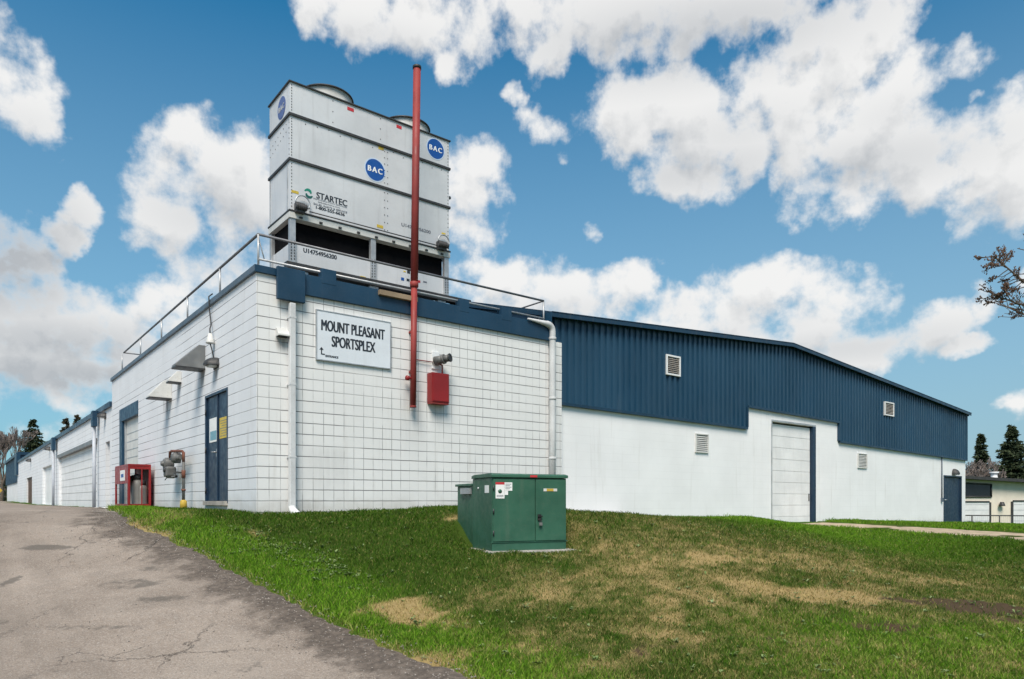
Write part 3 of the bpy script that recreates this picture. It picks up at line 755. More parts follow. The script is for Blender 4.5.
mb = MB(); leftbox(mb, b1+0.03, b0-0.03, 0.022, 0.029, L(222,438)[1], L(222,417)[1]); nt = mb.build('notice', M_ylab, dr); nt['label'] = 'yellow warning notice'
mb = MB()
for k in range(7):
    zz = L(222,420)[1]-0.05*k; leftbox(mb, b1+0.07, b0-0.07-0.05*(k%3), 0.0195, 0.0215, zz-0.009, zz)
mb.build('notice_print', M_gink, dr)
# roller bay
rd = MB(); leftbox(rd, gB1+0.02, gB0-0.5, 0.10, 0.13, gZ0, gZm)
rdoor = rd.build('roller_door', M_off, house)
mb = MB(); leftbox(mb, gB1-0.01, gB0+0.01, -0.02, 0.12, gZm, gZ1+0.01); mb.build('lintel', M_blue, rdoor, 0.006)
mb = MB(); leftbox(mb, gB0-0.42, gB0+0.01, -0.018, 0.12, gZ0, gZm-0.002); mb.build('jamb', M_blue, rdoor, 0.006)
mb = MB(); leftbox(mb, gB0-0.55, gB0-0.44, 0.05, 0.098, gZ0, gZm); mb.build('guide', M_galv, rdoor)
mb = MB()
for k in range(9):
    zz = gZ0+0.25*k+0.2
    if zz < gZm: leftbox(mb, gB1+0.02, gB0-0.56, 0.094, 0.099, zz, zz+0.02)
mb.build('slat_line', M_galv, rdoor)
# small fittings of the front
a0, z1 = F(275.5, 327.5); a1, z0 = F(287, 338)
mb = MB().prism([(a0,-0.003,z1),(a0,-0.06,z1-0.01),(a0,-0.15,z0+0.03),(a0,-0.15,z0),(a0,-0.003,z0)], (a1-a0,0,0))
vt_ = thing('wall_vent', 'small white vent cowl left of the white corner downpipe', 'vent', ((a0+a1)/2, 0, z0)); mb.build('cowl', M_off, vt_, 0.006)
MB().box(a0+0.02, a1-0.02, -0.135, -0.01, z0-0.012, z0-0.001).build('grille', M_dark, vt_)

# ------------------------------------------------------------------ roof railing
Z_TR, Z_LR = (F(265, 234)[1]+F(545, 301)[1])/2, F(379, 284)[1]
aR1 = F(545, 310)[0]; bR1 = L(122, 360, -0.0)[0]
rail = thing('roof_railing', 'galvanised pipe railing round the edge of the flat roof', 'railing', (0.04, 0.04, Z_CAP))
o0 = 0.05
mb = MB().tube([(aR1-0.02, 1.6, Z_TR),(aR1, o0, Z_TR)], 0.02, 8); mb.tube([(aR1,o0,Z_TR),(o0,o0,Z_TR)], 0.025, 8)
mb.build('top_rail', M_raild, rail)
mb = MB().tube([(o0,o0,Z_TR),(o0,bR1,Z_TR)], 0.024, 8); mb.tube([(o0,bR1,Z_TR),(0.7,bR1,Z_TR)], 0.018, 8); mb.build('top_rail', M_raild, rail)
MB().tube([(aR1,o0-0.02,Z_LR+0.02),(o0,o0-0.02,Z_LR)], 0.021, 8).build('lower_rail', M_rail, rail)
for (a, b) in [(o0,o0),(aR1,o0)]+[(o0, L(x, 300, o0)[0]) for x in (220, 187.5, 161.5, 140.5, 122.2)]:
    mb = MB().tube([(a,b,Z_CAP),(a,b,Z_TR)], 0.02, 8); mb.lathe([(0.045,0),(0.045,0.012),(0.02,0.014)], (a,b,Z_CAP), 10)
    mb.build('post', M_rail, rail)
MB().tube([(o0,o0+0.02,Z_TR-0.02),(o0+0.12,o0+0.02,Z_LR)], 0.01, 6).build('brace', M_rail, rail)
# two lengths of pipe lying behind the parapet
tb = thing('timber_bearer', 'weathered timber plank sticking out under the rooftop unit', 'plank', (F(400,290)[0], -0.05, F(400,296)[1]))
aa0, aa1 = F(379, 292, -0.1)[0], F(417, 292, -0.1)[0]
MB().box(aa0, aa1, -0.14, 0.4, F(398,298.5,-0.1)[1], F(398,293.5,-0.1)[1]).build('plank', M_wood, tb, 0.006)

# ------------------------------------------------------------------ cooling tower
BT = 0.5
aT0, aT1 = F(290, 150, BT)[0], F(449, 150, BT)[0]
dT = L(269.6, 150, aT0)[0]; BK = dT
zt = lambda y: F(290, y, BT)[1]
Z0, Z1, Z2, Z3, Z4 = zt(81.6), zt(113.6), zt(158.7), zt(211), zt(217.5)
ZB1, ZB0 = zt(240), zt(262)
tow = thing('cooling_tower', 'tall grey steel cooling tower with two fan stacks on the flat roof', 'cooling tower', ((aT0+aT1)/2, (BT+BK)/2, ZB0-0.3))
up = MB().box(aT0, aT1, BT, BK, Z1+0.02, Z0).build('upper_casing', M_tow, tow, 0.004)
md_ = MB().box(aT0, aT1, BT, BK, Z2+0.02, Z1-0.025).build('middle_casing', M_tow, tow, 0.004)
lo = MB().box(aT0, aT1, BT, BK, Z3, Z2-0.025).build('lower_casing', M_tow, tow, 0.004)
def ring(z0, z1, e): return MB().box(aT0-e, aT1+e, BT-e, BK+e, z0, z1)
ring(Z0-0.004, Z0+0.022, 0.03).build('top_flange', M_dgrey, tow, 0.004)
ring(Z1-0.028, Z1+0.022, 0.028).build('seam_flange', M_dgrey, tow, 0.004)
ring(Z2-0.028, Z2+0.022, 0.028).build('seam_flange', M_dgrey, tow, 0.004)
mb = ring(Z4, Z3-0.002, 0.02); bf = mb.build('base_frame', M_off, tow, 0.006)
ring(Z3, Z3+0.03, 0.03).build('base_flange', M_dgrey, tow, 0.004)
mb = MB()
for k in range(9):
    a = aT0+0.2+(aT1-aT0-0.4)*k/8; mb.box(a-0.03, a+0.03, BT-0.05, BT-0.021, Z4+0.02, Z4+0.05)
mb.each('bracket', M_dgrey, bf)
MB().tube([(aT0+0.35,BT-0.075,Z3+0.055),(aT1-0.05,BT-0.075,Z3+0.055)], 0.011, 6).build('conduit', M_dgrey, tow)
# rivets belong to the sheet they hold
def stud(m, par, mat):
    me = par.data; org = Vector(ORG[par.name])
    if mat.name not in [q.name for q in me.materials]: me.materials.append(mat)
    k = len(me.materials)-1
    bm = bmesh.new(); bm.from_mesh(me)
    vs = [bm.verts.new(Vector(p)-org) for p in m.v]
    for f in m.f: bm.faces.new([vs[i] for i in f]).material_index = k
    bmesh.ops.recalc_face_normals(bm, faces=bm.faces); bm.to_mesh(me); bm.free()
def rivets(pts, par, mat=M_dgrey):
    m = MB()
    for (a, b, z, ax_) in pts:
        if ax_ == 'f': m.box(a-0.009, a+0.009, b-0.006, b, z-0.009, z+0.009)
        else: m.box(a-0.006, a, b-0.009, b+0.009, z-0.009, z+0.009)
    return stud(m, par, mat)
def col_r(a, z0, z1, n): return [(a, BT-0.001, z0+(z1-z0)*k/(n-1), 'f') for k in range(n)]
am = aT0+(aT1-aT0)*0.565
rivets(col_r(aT0+0.03, Z1+0.08, Z0-0.05, 10)+col_r(aT1-0.03, Z1+0.08, Z0-0.05, 8)+col_r(aT0+(aT1-aT0)*0.24, Z1+0.12, Z0-0.06, 3)+col_r(aT0+(aT1-aT0)*0.53, Z1+0.12, Z0-0.06, 3), up)
rivets(col_r(aT0+0.03, Z2+0.08, Z1-0.08, 14)+col_r(aT1-0.03, Z2+0.08, Z1-0.08, 10)+col_r(am-0.03, Z2+0.1, Z1-0.1, 6)+col_r(am+0.04, Z2+0.1, Z1-0.1, 6)
       +[(aT0+0.3+(aT1-aT0-0.5)*k/13, BT-0.001, Z1-0.1+0.02*(k%3), 'f') for k in range(14)], md_)
rivets(col_r(aT0+0.03, Z3+0.1, Z2-0.08, 14)+col_r(aT1-0.03, Z3+0.1, Z2-0.08, 10)+col_r(am-0.03, Z3+0.12, Z2-0.1, 6)+col_r(am+0.04, Z3+0.12, Z2-0.1, 6), lo)
rivets([(aT0-0.001, BT+0.05+(BK-BT-0.1)*k/7, Z2+0.42+0.3*(1-k/7)*0.6+0.15*j, 'l') for k in range(8) for j in range(2)]
       +[(aT0-0.001, BT+0.04, Z2+0.1+0.1*k, 'l') for k in range(7)], md_)
# side trims of the left face
m = MB(); m.box(aT0-0.012, aT0-0.001, BT+0.10, BT+0.13, Z3+0.06, Z2-0.05); m.box(aT0-0.012, aT0-0.001, BK-0.06, BK-0.03, Z3+0.06, Z2-0.05); m.each('side_trim', M_galv, lo)
# legs, black core painting in the shade of the open gap, basin
MB().box(aT0+0.075, aT1-0.09, BT+0.15, BK-0.06, ZB1-0.1, Z4-0.005).build('gap_shade_core', M_void, tow)
mb = MB()
for k in range(9):
    z = ZB1+(Z4-ZB1)*(k+0.3)/9
    mb.prism([(aT0+0.1,BT+0.115,z),(aT0+0.1,BT+0.06,z-0.02),(aT0+0.1,BT+0.06,z-0.026),(aT0+0.1,BT+0.115,z-0.006)], (aT1-aT0-0.2,0,0))
pass
bas = MB().box(aT0+0.05, aT1-0.04, BT+0.05, BK-0.03, ZB0+0.02, ZB1).build('basin', M_tow, tow, 0.008)
aM = F(373.5, 260, BT)[0]
for a in (aT0+0.055, aM, aT1-0.06):
    for b in ((BT+0.045, BK-0.04) if True else ()):
        m = MB().box(a-0.055, a+0.055, b-0.045, b+0.045, ZB0, Z4-0.002); lg = m.build('leg', M_galv, tow, 0.006)
        if b < BT+0.1:
            m = MB()
            for k in range(7):
                z = ZB0+0.05+k*0.055; m.box(a-0.04, a-0.02, b-0.05, b-0.0455, z, z+0.03); m.box(a+0.02, a+0.04, b-0.05, b-0.0455, z+0.01, z+0.04)
            stud(m, lg, M_dgrey)
MB().box(aT0-0.08, aT1+0.55, BT-0.06, BT+0.10, ZB0-0.13, ZB0-0.002).build('support_beam', M_dgrey, tow, 0.006)
MB().box(aT0-0.08, aT1+0.10, BK-0.12, BK+0.02, ZB0-0.13, ZB0-0.002).build('support_beam', M_dgrey, tow, 0.006)
m = MB()
for a in (aT0+0.25, aM, aT1-0.2): m.box(a-0.1, a+0.1, BT-0.02, BK, Z_CAPB-0.12, ZB0-0.132)
m.each('plinth', M_galv, tow)
# fan stacks
for xc in (326.5, 405.5):
    a = F(xc, 90, (BT+BK)/2)[0]; R = 0.52; zc = Z0+0.022
    m = MB().lathe([(R+0.02,0.0),(R-0.015,0.06),(R-0.03,0.16),(R-0.01,0.212),(R-0.03,0.213),(R-0.05,0.16),(R-0.035,0.05),(R-0.03,0.0)], (a,(BT+BK)/2,zc), 48)
    st = m.build('fan_stack', M_stack, tow)
    MB().lathe([(R-0.02,0.213),(R+0.012,0.209),(R+0.02,0.223),(R+0.012,0.240),(R-0.02,0.240),(R-0.02,0.213)], (a,(BT+BK)/2,zc), 48).build('rim', M_dgrey, st)
    m = MB()
    for q in range(5): m.lathe([(0.1*(q+1)-0.006,0.212),(0.1*(q+1),0.218),(0.1*(q+1)+0.006,0.212)], (a,(BT+BK)/2,zc), 32)
    for q in range(8):
        t = q*math.pi/8; c, s = math.cos(t)*(R-0.02), math.sin(t)*(R-0.02)
        m.tube([(a-c,(BT+BK)/2-s,zc+0.213),(a+c,(BT+BK)/2+s,zc+0.213)], 0.006, 5)
    m.build('fan_guard', M_dgrey, st)
    m = MB()
    for q in range(5):
        t = q*2*math.pi/5; c, s = math.cos(t), math.sin(t); cy = (BT+BK)/2
        m.prism([(a+c*0.06-s*0.05,cy+s*0.06+c*0.05,zc+0.15),(a+c*0.06+s*0.05,cy+s*0.06-c*0.05,zc+0.1),(a+c*0.4+s*0.08,cy+s*0.4-c*0.08,zc+0.11),(a+c*0.4-s*0.08,cy+s*0.4+c*0.08,zc+0.15)], (0,0,0.006))
    m.lathe([(0.001,0.08),(0.08,0.08),(0.08,0.17),(0.001,0.18)], (a,(BT+BK)/2,zc), 16)
    m.build('fan_blades', M_galv, st)
# logos
def bac(a, z, r, P, par, faded=False, tilt=-0.38):
    """P(x,y,out) builder"""
    def disc(r0, o, mat, name):
        m = MB(); n = 40; pts = [P(r0*math.cos(2*math.pi*k/n), r0*math.sin(2*math.pi*k/n), o) for k in range(n)]
        q = [P(r0*math.cos(2*math.pi*k/n), r0*math.sin(2*math.pi*k/n), o-0.003) for k in range(n)]
        v = Vector(pts[0])-Vector(q[0]); m.prism(q, v); return m.build(name, mat, par)
    disc(r, 0.004, M_ring if not faded else M_logof, 'logo_ring'); disc(r*0.90, 0.0065, M_logof if faded else M_logo, 'logo_disc')
    m = MB(); letters(m, 'BAC', r*0.66, P and (lambda x, y, o: P(x, y, o+0.0085)), fit=r*1.34, weight=0.0, bold=r*0.028, spacing=1.35)
    m.build('logo_letters', M_ltr if not faded else M_off, par)
a, z = F(435.5, 149, BT); bac(a, z, 0.232, PF(a, z, BT), up)
a, z = F(375, 170, BT); bac(a, z, 0.238, PF(a, z, BT), md_)
b, z = L(281.7, 108, aT0); bac(b, z, 0.21, PL(b, z, aT0), up, True)
def lab(x, y, w, h, mat, par, name='label_plate', o=0.004):
    a, z = F(x, y, BT); return MB().box(a-w/2, a+w/2, BT-o, BT-0.0005, z-h/2, z+h/2).build(name, mat, par)
lab(350.5, 109.3, .14, .065, M_rlab, up); lab(399, 127, .12, .065, M_rlab, up)
lab(381, 148, .12, .075, M_ylab, md_); lab(295, 192, .14, .05, M_ylab, lo); lab(380, 226.5, .14, .06, M_ylab, lo); lab(443.5, 234.2, .1, .06, M_ylab, lo)
# sticker with the green swirl
a, z = F(308.5, 193.5, BT)
def swirl(mat, t0, sgn):
    m = MB(); n = 10; out, inn = [], []
    for k in range(n+1):
        t = t0+k/n*2.6; r = 0.035+0.055*k/n; w = 0.022*math.sin(math.pi*min(1, (k+1)/n*0.85))+0.006
        cx_, cz_ = a+0.01*sgn, z
        out.append((cx_+(r+w)*math.cos(t), BT-0.004, cz_+(r+w)*math.sin(t))); inn.append((cx_+(r-w)*math.cos(t), BT-0.004, cz_+(r-w)*math.sin(t)))
    for k in range(n): m.prism([out[k], out[k+1], inn[k+1], inn[k]], (0, 0.0035, 0))
    return m
swirl(M_sgrn, 0.2, 1).build('sticker_swirl', M_sgrn, lo); swirl(M_sgrd, 0.2+math.pi, -1).build('sticker_swirl', M_sgrd, lo)
m = MB()
def line(txt, x0, y0, x1, y1, size, b, m, weight=0.0, **kw):
    kw['bold'] = weight*1.3; weight = 0.0
    (a0, z0), (a1, z1) = F(x0, y0, b), F(x1, y1, b)
    letters(m, txt, size, PF((a0+a1)/2, (z0+z1)/2, b-0.002), fit=abs(a1-a0), weight=weight, **kw)
line('STARTEC', 316.5, 194.5, 347, 204, 0.17, BT, m, 0.004)
m.build('sticker_name', M_ink, lo)
m = MB(); line('REFRIGERATION SERVICES', 313.5, 197.6, 347, 208.3, 0.036, BT, m); line('REFRIGERATION & HVAC', 318, 201.5, 340, 208.5, 0.036, BT, m); line('SALES, PARTS & SERVICE', 313.5, 203, 347, 213.3, 0.05, BT, m, 0.001)
m.build('sticker_small_print', M_gink, lo)
m = MB(); line('1-800-555-6636', 316, 206.5, 344.5, 215.5, 0.085, BT, m, 0.003); m.build('sticker_phone', M_ink, lo)
m = MB(); line('U14754956200', 401.5, 224.7, 430.5, 232, 0.095, BT, m, 0.003); m.build('serial_number', M_gink, lo)
m = MB(); line('U14754956200', 303.5, 250.0, 336.5, 257.5, 0.12, BT+0.05, m, 0.0035); m.build('serial_number', M_ink, bas)
for (x, y, w, h, mt) in ((408.5,272,.07,.06,M_ink),(402.5,279,.07,.06,M_logo),(408,280,.07,.05,M_ink),(419,281.5,.06,.05,M_rlab),(425,282,.09,.03,M_gink),(404.5,271.5,.05,.03,M_ylab)):
    aa, zz = F(x, y, BT+0.05); MB().box(aa-w/2, aa+w/2, BT+0.045, BT+0.0495, zz-h/2, zz+h/2).build('badge', mt, bas)
for (x, y) in ((363,277),(304+59,282)):
    aa, zz = F(x, y, BT+0.05); MB().box(aa-0.06, aa+0.06, BT+0.045, BT+0.0495, zz-0.012, zz+0.012).build('label_plate', M_ylab, bas)
# spray pumps on the lower casing
for (x0, x1, y0, y1) in ((292, 307, 199, 213.5), (434.5, 447, 238.5, 250.5)):
    a0, z1 = F(x0, y0, BT); a1 = F(x1, y0, BT)[0]; z0 = F(x0, y1, BT)[1]
    m = MB(); w = a1-a0; zc = z0+0.12; ac = a0+w*0.45
    m.tube([(a0+0.02,BT-0.12,zc),(a1-0.05,BT-0.12,zc)], 0.055, 14); m.box(a0+0.04, a1-0.08, BT-0.12, BT-0.002, z0+0.02, z0+0.2)
    for k in range(6): m.lathe([(0.055,-0.008),(0.066,-0.006),(0.066,0.006),(0.055,0.008)], (a0+0.05+k*0.035, BT-0.12, zc), 14, 'x')
    pm = m.build('pump', M_pump, tow, 0.004)
    pts = [(ac+0.05+0.14*math.cos(t), BT-0.07, zc+0.10+0.14*math.sin(t)) for t in [math.pi*(1.05-k/14*1.25) for k in range(15)]]
    MB().tube(pts, 0.014, 8).build('hose', M_galv, pm)
aa, zz = F(451, 202.5, BT+0.3)
m = MB().tube([(aT1,BT+0.3,zz),(aT1+0.06,BT+0.3,zz+0.02),(aT1+0.11,BT+0.25,zz+0.04),(aT1+0.12,BT+0.15,zz+0.02)], 0.035, 10); m.build('elbow_fitting', M_dgrey, tow)

# ------------------------------------------------------------------ wall sign
a0, a1 = F(316.3, 330)[0], F(389.3, 345)[0]
zt_, zb_ = (F(316.5,310.2)[1]+F(389.6,323.6)[1])/2, (F(316,358.5)[1]+F(388.9,369)[1])/2
sg = thing('name_sign', 'pale name board with two rows of dark capitals on the white front', 'sign', ((a0+a1)/2, 0, zb_))
MB().box(a0, a1, -0.035, -0.003, zb_, zt_).build('board', M_sign, sg, 0.003)
m = MB(); t = 0.018
for (x0,x1,z0,z1) in ((a0-t,a1+t,zt_,zt_+t),(a0-t,a1+t,zb_-t,zb_),(a0-t,a0-0.001,zb_+0.001,zt_-0.001),(a1+0.001,a1+t,zb_+0.001,zt_-0.001)): m.box(x0,x1,-0.042,-0.002,z0,z1)
m.build('edge_trim', M_galv, sg)
m = MB(); ac = (a0+a1)/2; H = zt_-zb_
letters(m, 'MOUNT PLEASANT', 0.285, PF(ac-0.02, zb_+H*0.715, -0.037), fit=(a1-a0)*0.86, bold=0.008)
letters(m, 'SPORTSPLEX', 0.285, PF(ac-0.02, zb_+H*0.405, -0.037), fit=(a1-a0)*0.59, bold=0.008)
m.build('lettering', M_ink, sg)
m = MB(); letters(m, 'ENTRANCE', 0.055, PF(a0+0.29, zb_+0.075, -0.037), fit=0.25, bold=0.003)
m.box(a0+0.075, a0+0.095, -0.039, -0.036, zb_+0.09, zb_+0.19); m.box(a0+0.095, a0+0.15, -0.039, -0.036, zb_+0.09, zb_+0.11)
m.prism([(a0+0.045,-0.039,zb_+0.18),(a0+0.125,-0.039,zb_+0.18),(a0+0.085,-0.039,zb_+0.23)], (0,0.003,0))
m.build('arrow_line', M_ink, sg)

# ------------------------------------------------------------------ red standpipe, alarm box and siren
ap, zbot = F(413, 407, -0.14); at_, ztop = F(417, 68, -0.14)
sp_ = thing('standpipe', 'tall dull red vent pipe rising past the roof in front of the tower', 'pipe', (ap, -0.14, zbot))
zm = zbot+(ztop-zbot)*0.36; amid = ap+(at_-ap)*0.3
m = MB().tube([(ap,-0.14,zbot),(amid,-0.14,zm)], 0.062, 16); m.tube([(amid,-0.14,zm-0.02),(at_,-0.14,ztop)], 0.076, 16); m.build('pipe', M_oxide, sp_)
m = MB().lathe([(0.062,-0.06),(0.086,-0.05),(0.086,0.05),(0.062,0.06)], (amid,-0.14,zm), 16); m.build('coupling', M_oxide, sp_)
m = MB().lathe([(0.0,-0.01),(0.066,-0.01),(0.066,0.02),(0.0,0.03)], (ap,-0.14,zbot), 16); m.build('end_cap', M_oxide, sp_)
m = MB().lathe([(0.02,-0.02),(0.088,-0.02),(0.088,0.03),(0.02,0.05)], (at_,-0.14,ztop), 16); m.build('top_collar', M_dgrey, sp_)
aa, zz = F(407.5, 378, -0.14)
m = MB().tube([(ap,-0.14,zz),(aa-0.02,-0.14,zz)], 0.025, 10); m.lathe([(0.0,-0.03),(0.05,-0.03),(0.05,0.03),(0.0,0.03)], (aa,-0.14,zz), 12, 'x'); m.build('side_valve', M_red, sp_)
m = MB()
for zz in (zbot+0.7, zbot+1.5): m.box(ap-0.02, ap+0.02, -0.08, 0.0, zz, zz+0.04)
m.each('wall_bracket', M_oxide, sp_)
a0, z1 = F(432.5, 373, -0.2); a1, z0 = F(449.2, 402, -0.2); z1 = F(440,373,-0.2)[1]; z0 = F(440,402.5,-0.2)[1]
bx = thing('alarm_box', 'bright red steel box fixed to the white block wall', 'box', ((a0+a1)/2, 0, z0))
bd = MB().box(a0-0.01, a1, -0.2, -0.003, z0, z1).build('body', M_red, bx, 0.008)
MB().box(a0+0.012, a1-0.02, -0.212, -0.201, z0+0.025, z1-0.025).build('lid', M_red, bx, 0.006)
MB().box(a0-0.005, a1-0.005, -0.19, -0.01, z0-0.03, z0-0.001).build('bottom_flange', M_oxide, bx, 0.004)
a2, z2 = F(435, 361.5); a3, z3 = F(450.5, 357.5, -0.35)
sr = thing('beacon_camera', 'grey cylinder beacon on white plate above the red box', 'beacon', (a2, 0, z2-0.2))
MB().box(a2-0.09, a2+0.09, -0.03, -0.002, z2-0.16, z2+0.2).build('mounting_plate', M_white, sr, 0.006)
p0, p1 = Vector((a2-0.02,-0.04,z2)), Vector((a3,-0.35,z3)); dd = (p1-p0)
m = MB().tube([p0, p0+dd*0.55], [0.095,0.085], 18); m.tube([p0+dd*0.5, p0+dd*0.62], 0.1, 18); m.tube([p0+dd*0.6, p0+dd*0.95], [0.07,0.075], 18); m.build('housing', M_iron, sr)
m = MB().tube([p0+dd*0.93, p1], 0.088, 18); m.build('bezel', M_dgrey, sr)
MB().tube([p1-dd*0.01, p1+dd*0.01], 0.065, 18).build('lens', M_glass, sr)
m = MB().tube([(ap+0.06,-0.05,z2-0.03),(a2-0.08,-0.05,z2-0.03)], 0.011, 6); m.tube([(a2+0.12,-0.09,z2-0.08),(a2+0.12,-0.09,z1+0.001)], 0.016, 8)
m.tube([(a2+0.03,-0.09,z2-0.05),(a2+0.12,-0.09,z2-0.08)], 0.018, 8); m.build('conduit', M_oxide, sr)

# ------------------------------------------------------------------ fittings on the left wall
def hood(x_wall, y_top, y_bot, x_tip, width, label, mat, flat=0.2):
    b1, z1 = L(x_wall, y_top); z0 = L(x_wall, y_bot)[1]
    # how far the lip stands off the wall
    o = 0.1
    while True:
        p = W(-o, b1+width)
        if CX+FPX*p.x/p.y <= x_tip or o > 2: break
        o += 0.01
    th = thing('vent_hood', label, 'vent hood', (0, b1+width/2, z0), 'sheet metal hoods on the side wall')
    pr = [(-0.003,b1,z1),(-o*flat,b1,z1),(-o,b1,z0+0.07),(-o,b1,z0+0.03),(-0.003,b1,z0+0.03)]
    MB().prism(pr, (0,width,0)).build('cowl', mat, th, 0.006)
    MB().box(-o-0.005, -0.004, b1-0.008, b1+width+0.008, z0, z0+0.028).build('drip_edge', M_dgrey, th)
    return th
hood(205.4, 345.5, 370, 172, 0.34, 'largest dark grey wedge hood beside the black wall lamp', M_hood, 0.22)
hood(181.5, 371.3, 383.5, 166.5, 0.22, 'small cream box hood between the two larger hoods', M_off, 0.3)
hood(172, 381, 399.5, 146.5, 0.36, 'white sloping hood nearest the roller bay, stained wall under it', M_off, 0.35)

def wall_lamp(b, z, size, label, a=0.0, group='dome lamps on the walls'):
    th = thing('wall_lamp', label, 'wall lamp', (a, b, z), group)
    m = MB(); n = 14; k0 = len(m.v); rings = []
    for i in range(9):                                        # quarter-dome shade
        ph = i/8*math.pi/2; r, h = math.cos(ph)*size, math.sin(ph)*size*0.9
        rings.append([(a-0.003-abs(math.sin(math.pi*q/n))*r*1.35, b-math.cos(math.pi*q/n)*r, z+h) for q in range(n+1)])
    for i in range(8):
        for q in range(n): m.poly([rings[i][q], rings[i][q+1], rings[i+1][q+1], rings[i+1][q]])
    m.poly(rings[0]); m.build('shade', M_dgrey, th)
    MB().box(a-size*0.9, a-0.02, b-size*0.5, b+size*0.5, z-0.03, z-0.001).build('lens', M_off, th)
    MB().box(a-0.02, a-0.002, b-size*0.9, b+size*0.9, z-0.05, z+size*0.7).build('back_plate', M_dgrey, th)
    return th
b, z = L(217, 366); lampA = wall_lamp(b+0.02, z, 0.19, 'black dome lamp above the double door on the side wall')
b1, z1 = L(214.8, 334.5); z0 = L(214.8, 344)[1]
jn = thing('conduit_spur', 'thin conduit with a small cone fitting above the black dome lamp', 'conduit', (0, b1, z0))
MB().lathe([(0.0,0.2),(0.035,0.2),(0.085,0.02),(0.085,0.0),(0.0,0.0)], (-0.09,b1,z0), 14).build('cone', M_off, jn)
bC = L(212.6, 320)[0]
m = MB().tube([(-0.09,b1,z0+0.19),(-0.09,b1+0.02,z0+0.3),(-0.03,bC,z0+0.42),(-0.065,bC,Z_CAPB-0.05),(-0.075,bC,Z_CAP+0.05),(0.0,bC,Z_CAP+0.12)], 0.014, 8)
m.tube([(-0.09,b1,z0),(-0.05,b1,z0-0.15),(-0.02,b1,L(217,357)[1])], 0.012, 8); m.build('conduit', M_dgrey, jn)

# gas meter
def gas_meter():
    bR, _ = L(183.3, 480); zt_ = L(183, 451.5)[1]; zb_ = L(183.3, 504)[1]
    g = thing('gas_meter', 'grey gas meter set with rusty top pipe on the side wall', 'gas meter', (-0.25, bR, zb_-0.08))
    o = -0.22
    def PX(px, py): 
        b, z = L(px, py, o); return (o, b, z)
    r = 0.03
    m = MB().tube([PX(183.5,504), PX(183.5,478), PX(183.5,462)], 0.032, 10); m.build('riser', M_iron, g)
    m = MB().tube([PX(183.5,470), PX(183.5,478)], 0.042, 10); m.tube([PX(183.5,489), PX(183.5,491)], 0.045, 10); m.each('union', M_rust, g)
    m = MB().tube([PX(183.5,462), PX(183.5,452.5), PX(182,451.2), PX(171.5,451.2), PX(170,452.5), PX(170,458)], r*1.05, 10); m.build('top_pipe', M_rust, g)
    c = Vector(PX(168.8, 463.8)); 
    m = MB().lathe([(0.0,-0.12),(0.10,-0.12),(0.145,-0.07),(0.145,0.05),(0.10,0.10),(0.0,0.10)], c, 20, 'x'); m.lathe([(0.0,-0.17),(0.05,-0.17),(0.06,-0.12)], c, 16, 'x')
    m.build('regulator', M_iron, g)
    c = Vector(PX(176.8, 458)); m = MB().lathe([(0.0,-0.11),(0.09,-0.11),(0.12,-0.05),(0.12,0.07),(0.0,0.08)], c, 20, 'x'); m.tube([PX(173,459), PX(181.5,457)], 0.06, 12); m.build('valve_body', M_iron, g)
    c = Vector(PX(170.5, 471)); m = MB().box(c.x-0.13, c.x+0.1, c.y-0.16, c.y+0.15, c.z-0.14, c.z+0.1); m.build('meter_body', M_iron, g, 0.05, 3)
    m = MB().tube([PX(174.5,474), PX(176.5,476.5), PX(173,477.2), PX(167,477)], 0.03, 10); m.tube([PX(167.5,464), PX(166,470), PX(166.5,478), PX(165,480)], 0.012, 6); m.build('outlet_pipe', M_iron, g)
    c = Vector(PX(171, 470)); MB().lathe([(0.0,-0.16),(0.06,-0.16),(0.06,-0.125),(0.0,-0.125)], c, 16, 'x').build('dial', M_dgrey, g)
    p = Vector(PX(183.5, 504)); m = MB().lathe([(0.0,0.09),(0.045,0.09),(0.07,0.06),(0.08,-0.14),(0.0,-0.14)], (p.x,p.y,p.z), 14); m.build('base_sleeve', M_yell, g)
    m = MB().box(o+0.02, -0.004, bR-0.015, bR+0.015, p.z+0.7, p.z+0.74); m.build('wall_bracket', M_iron, g)
gas_meter()

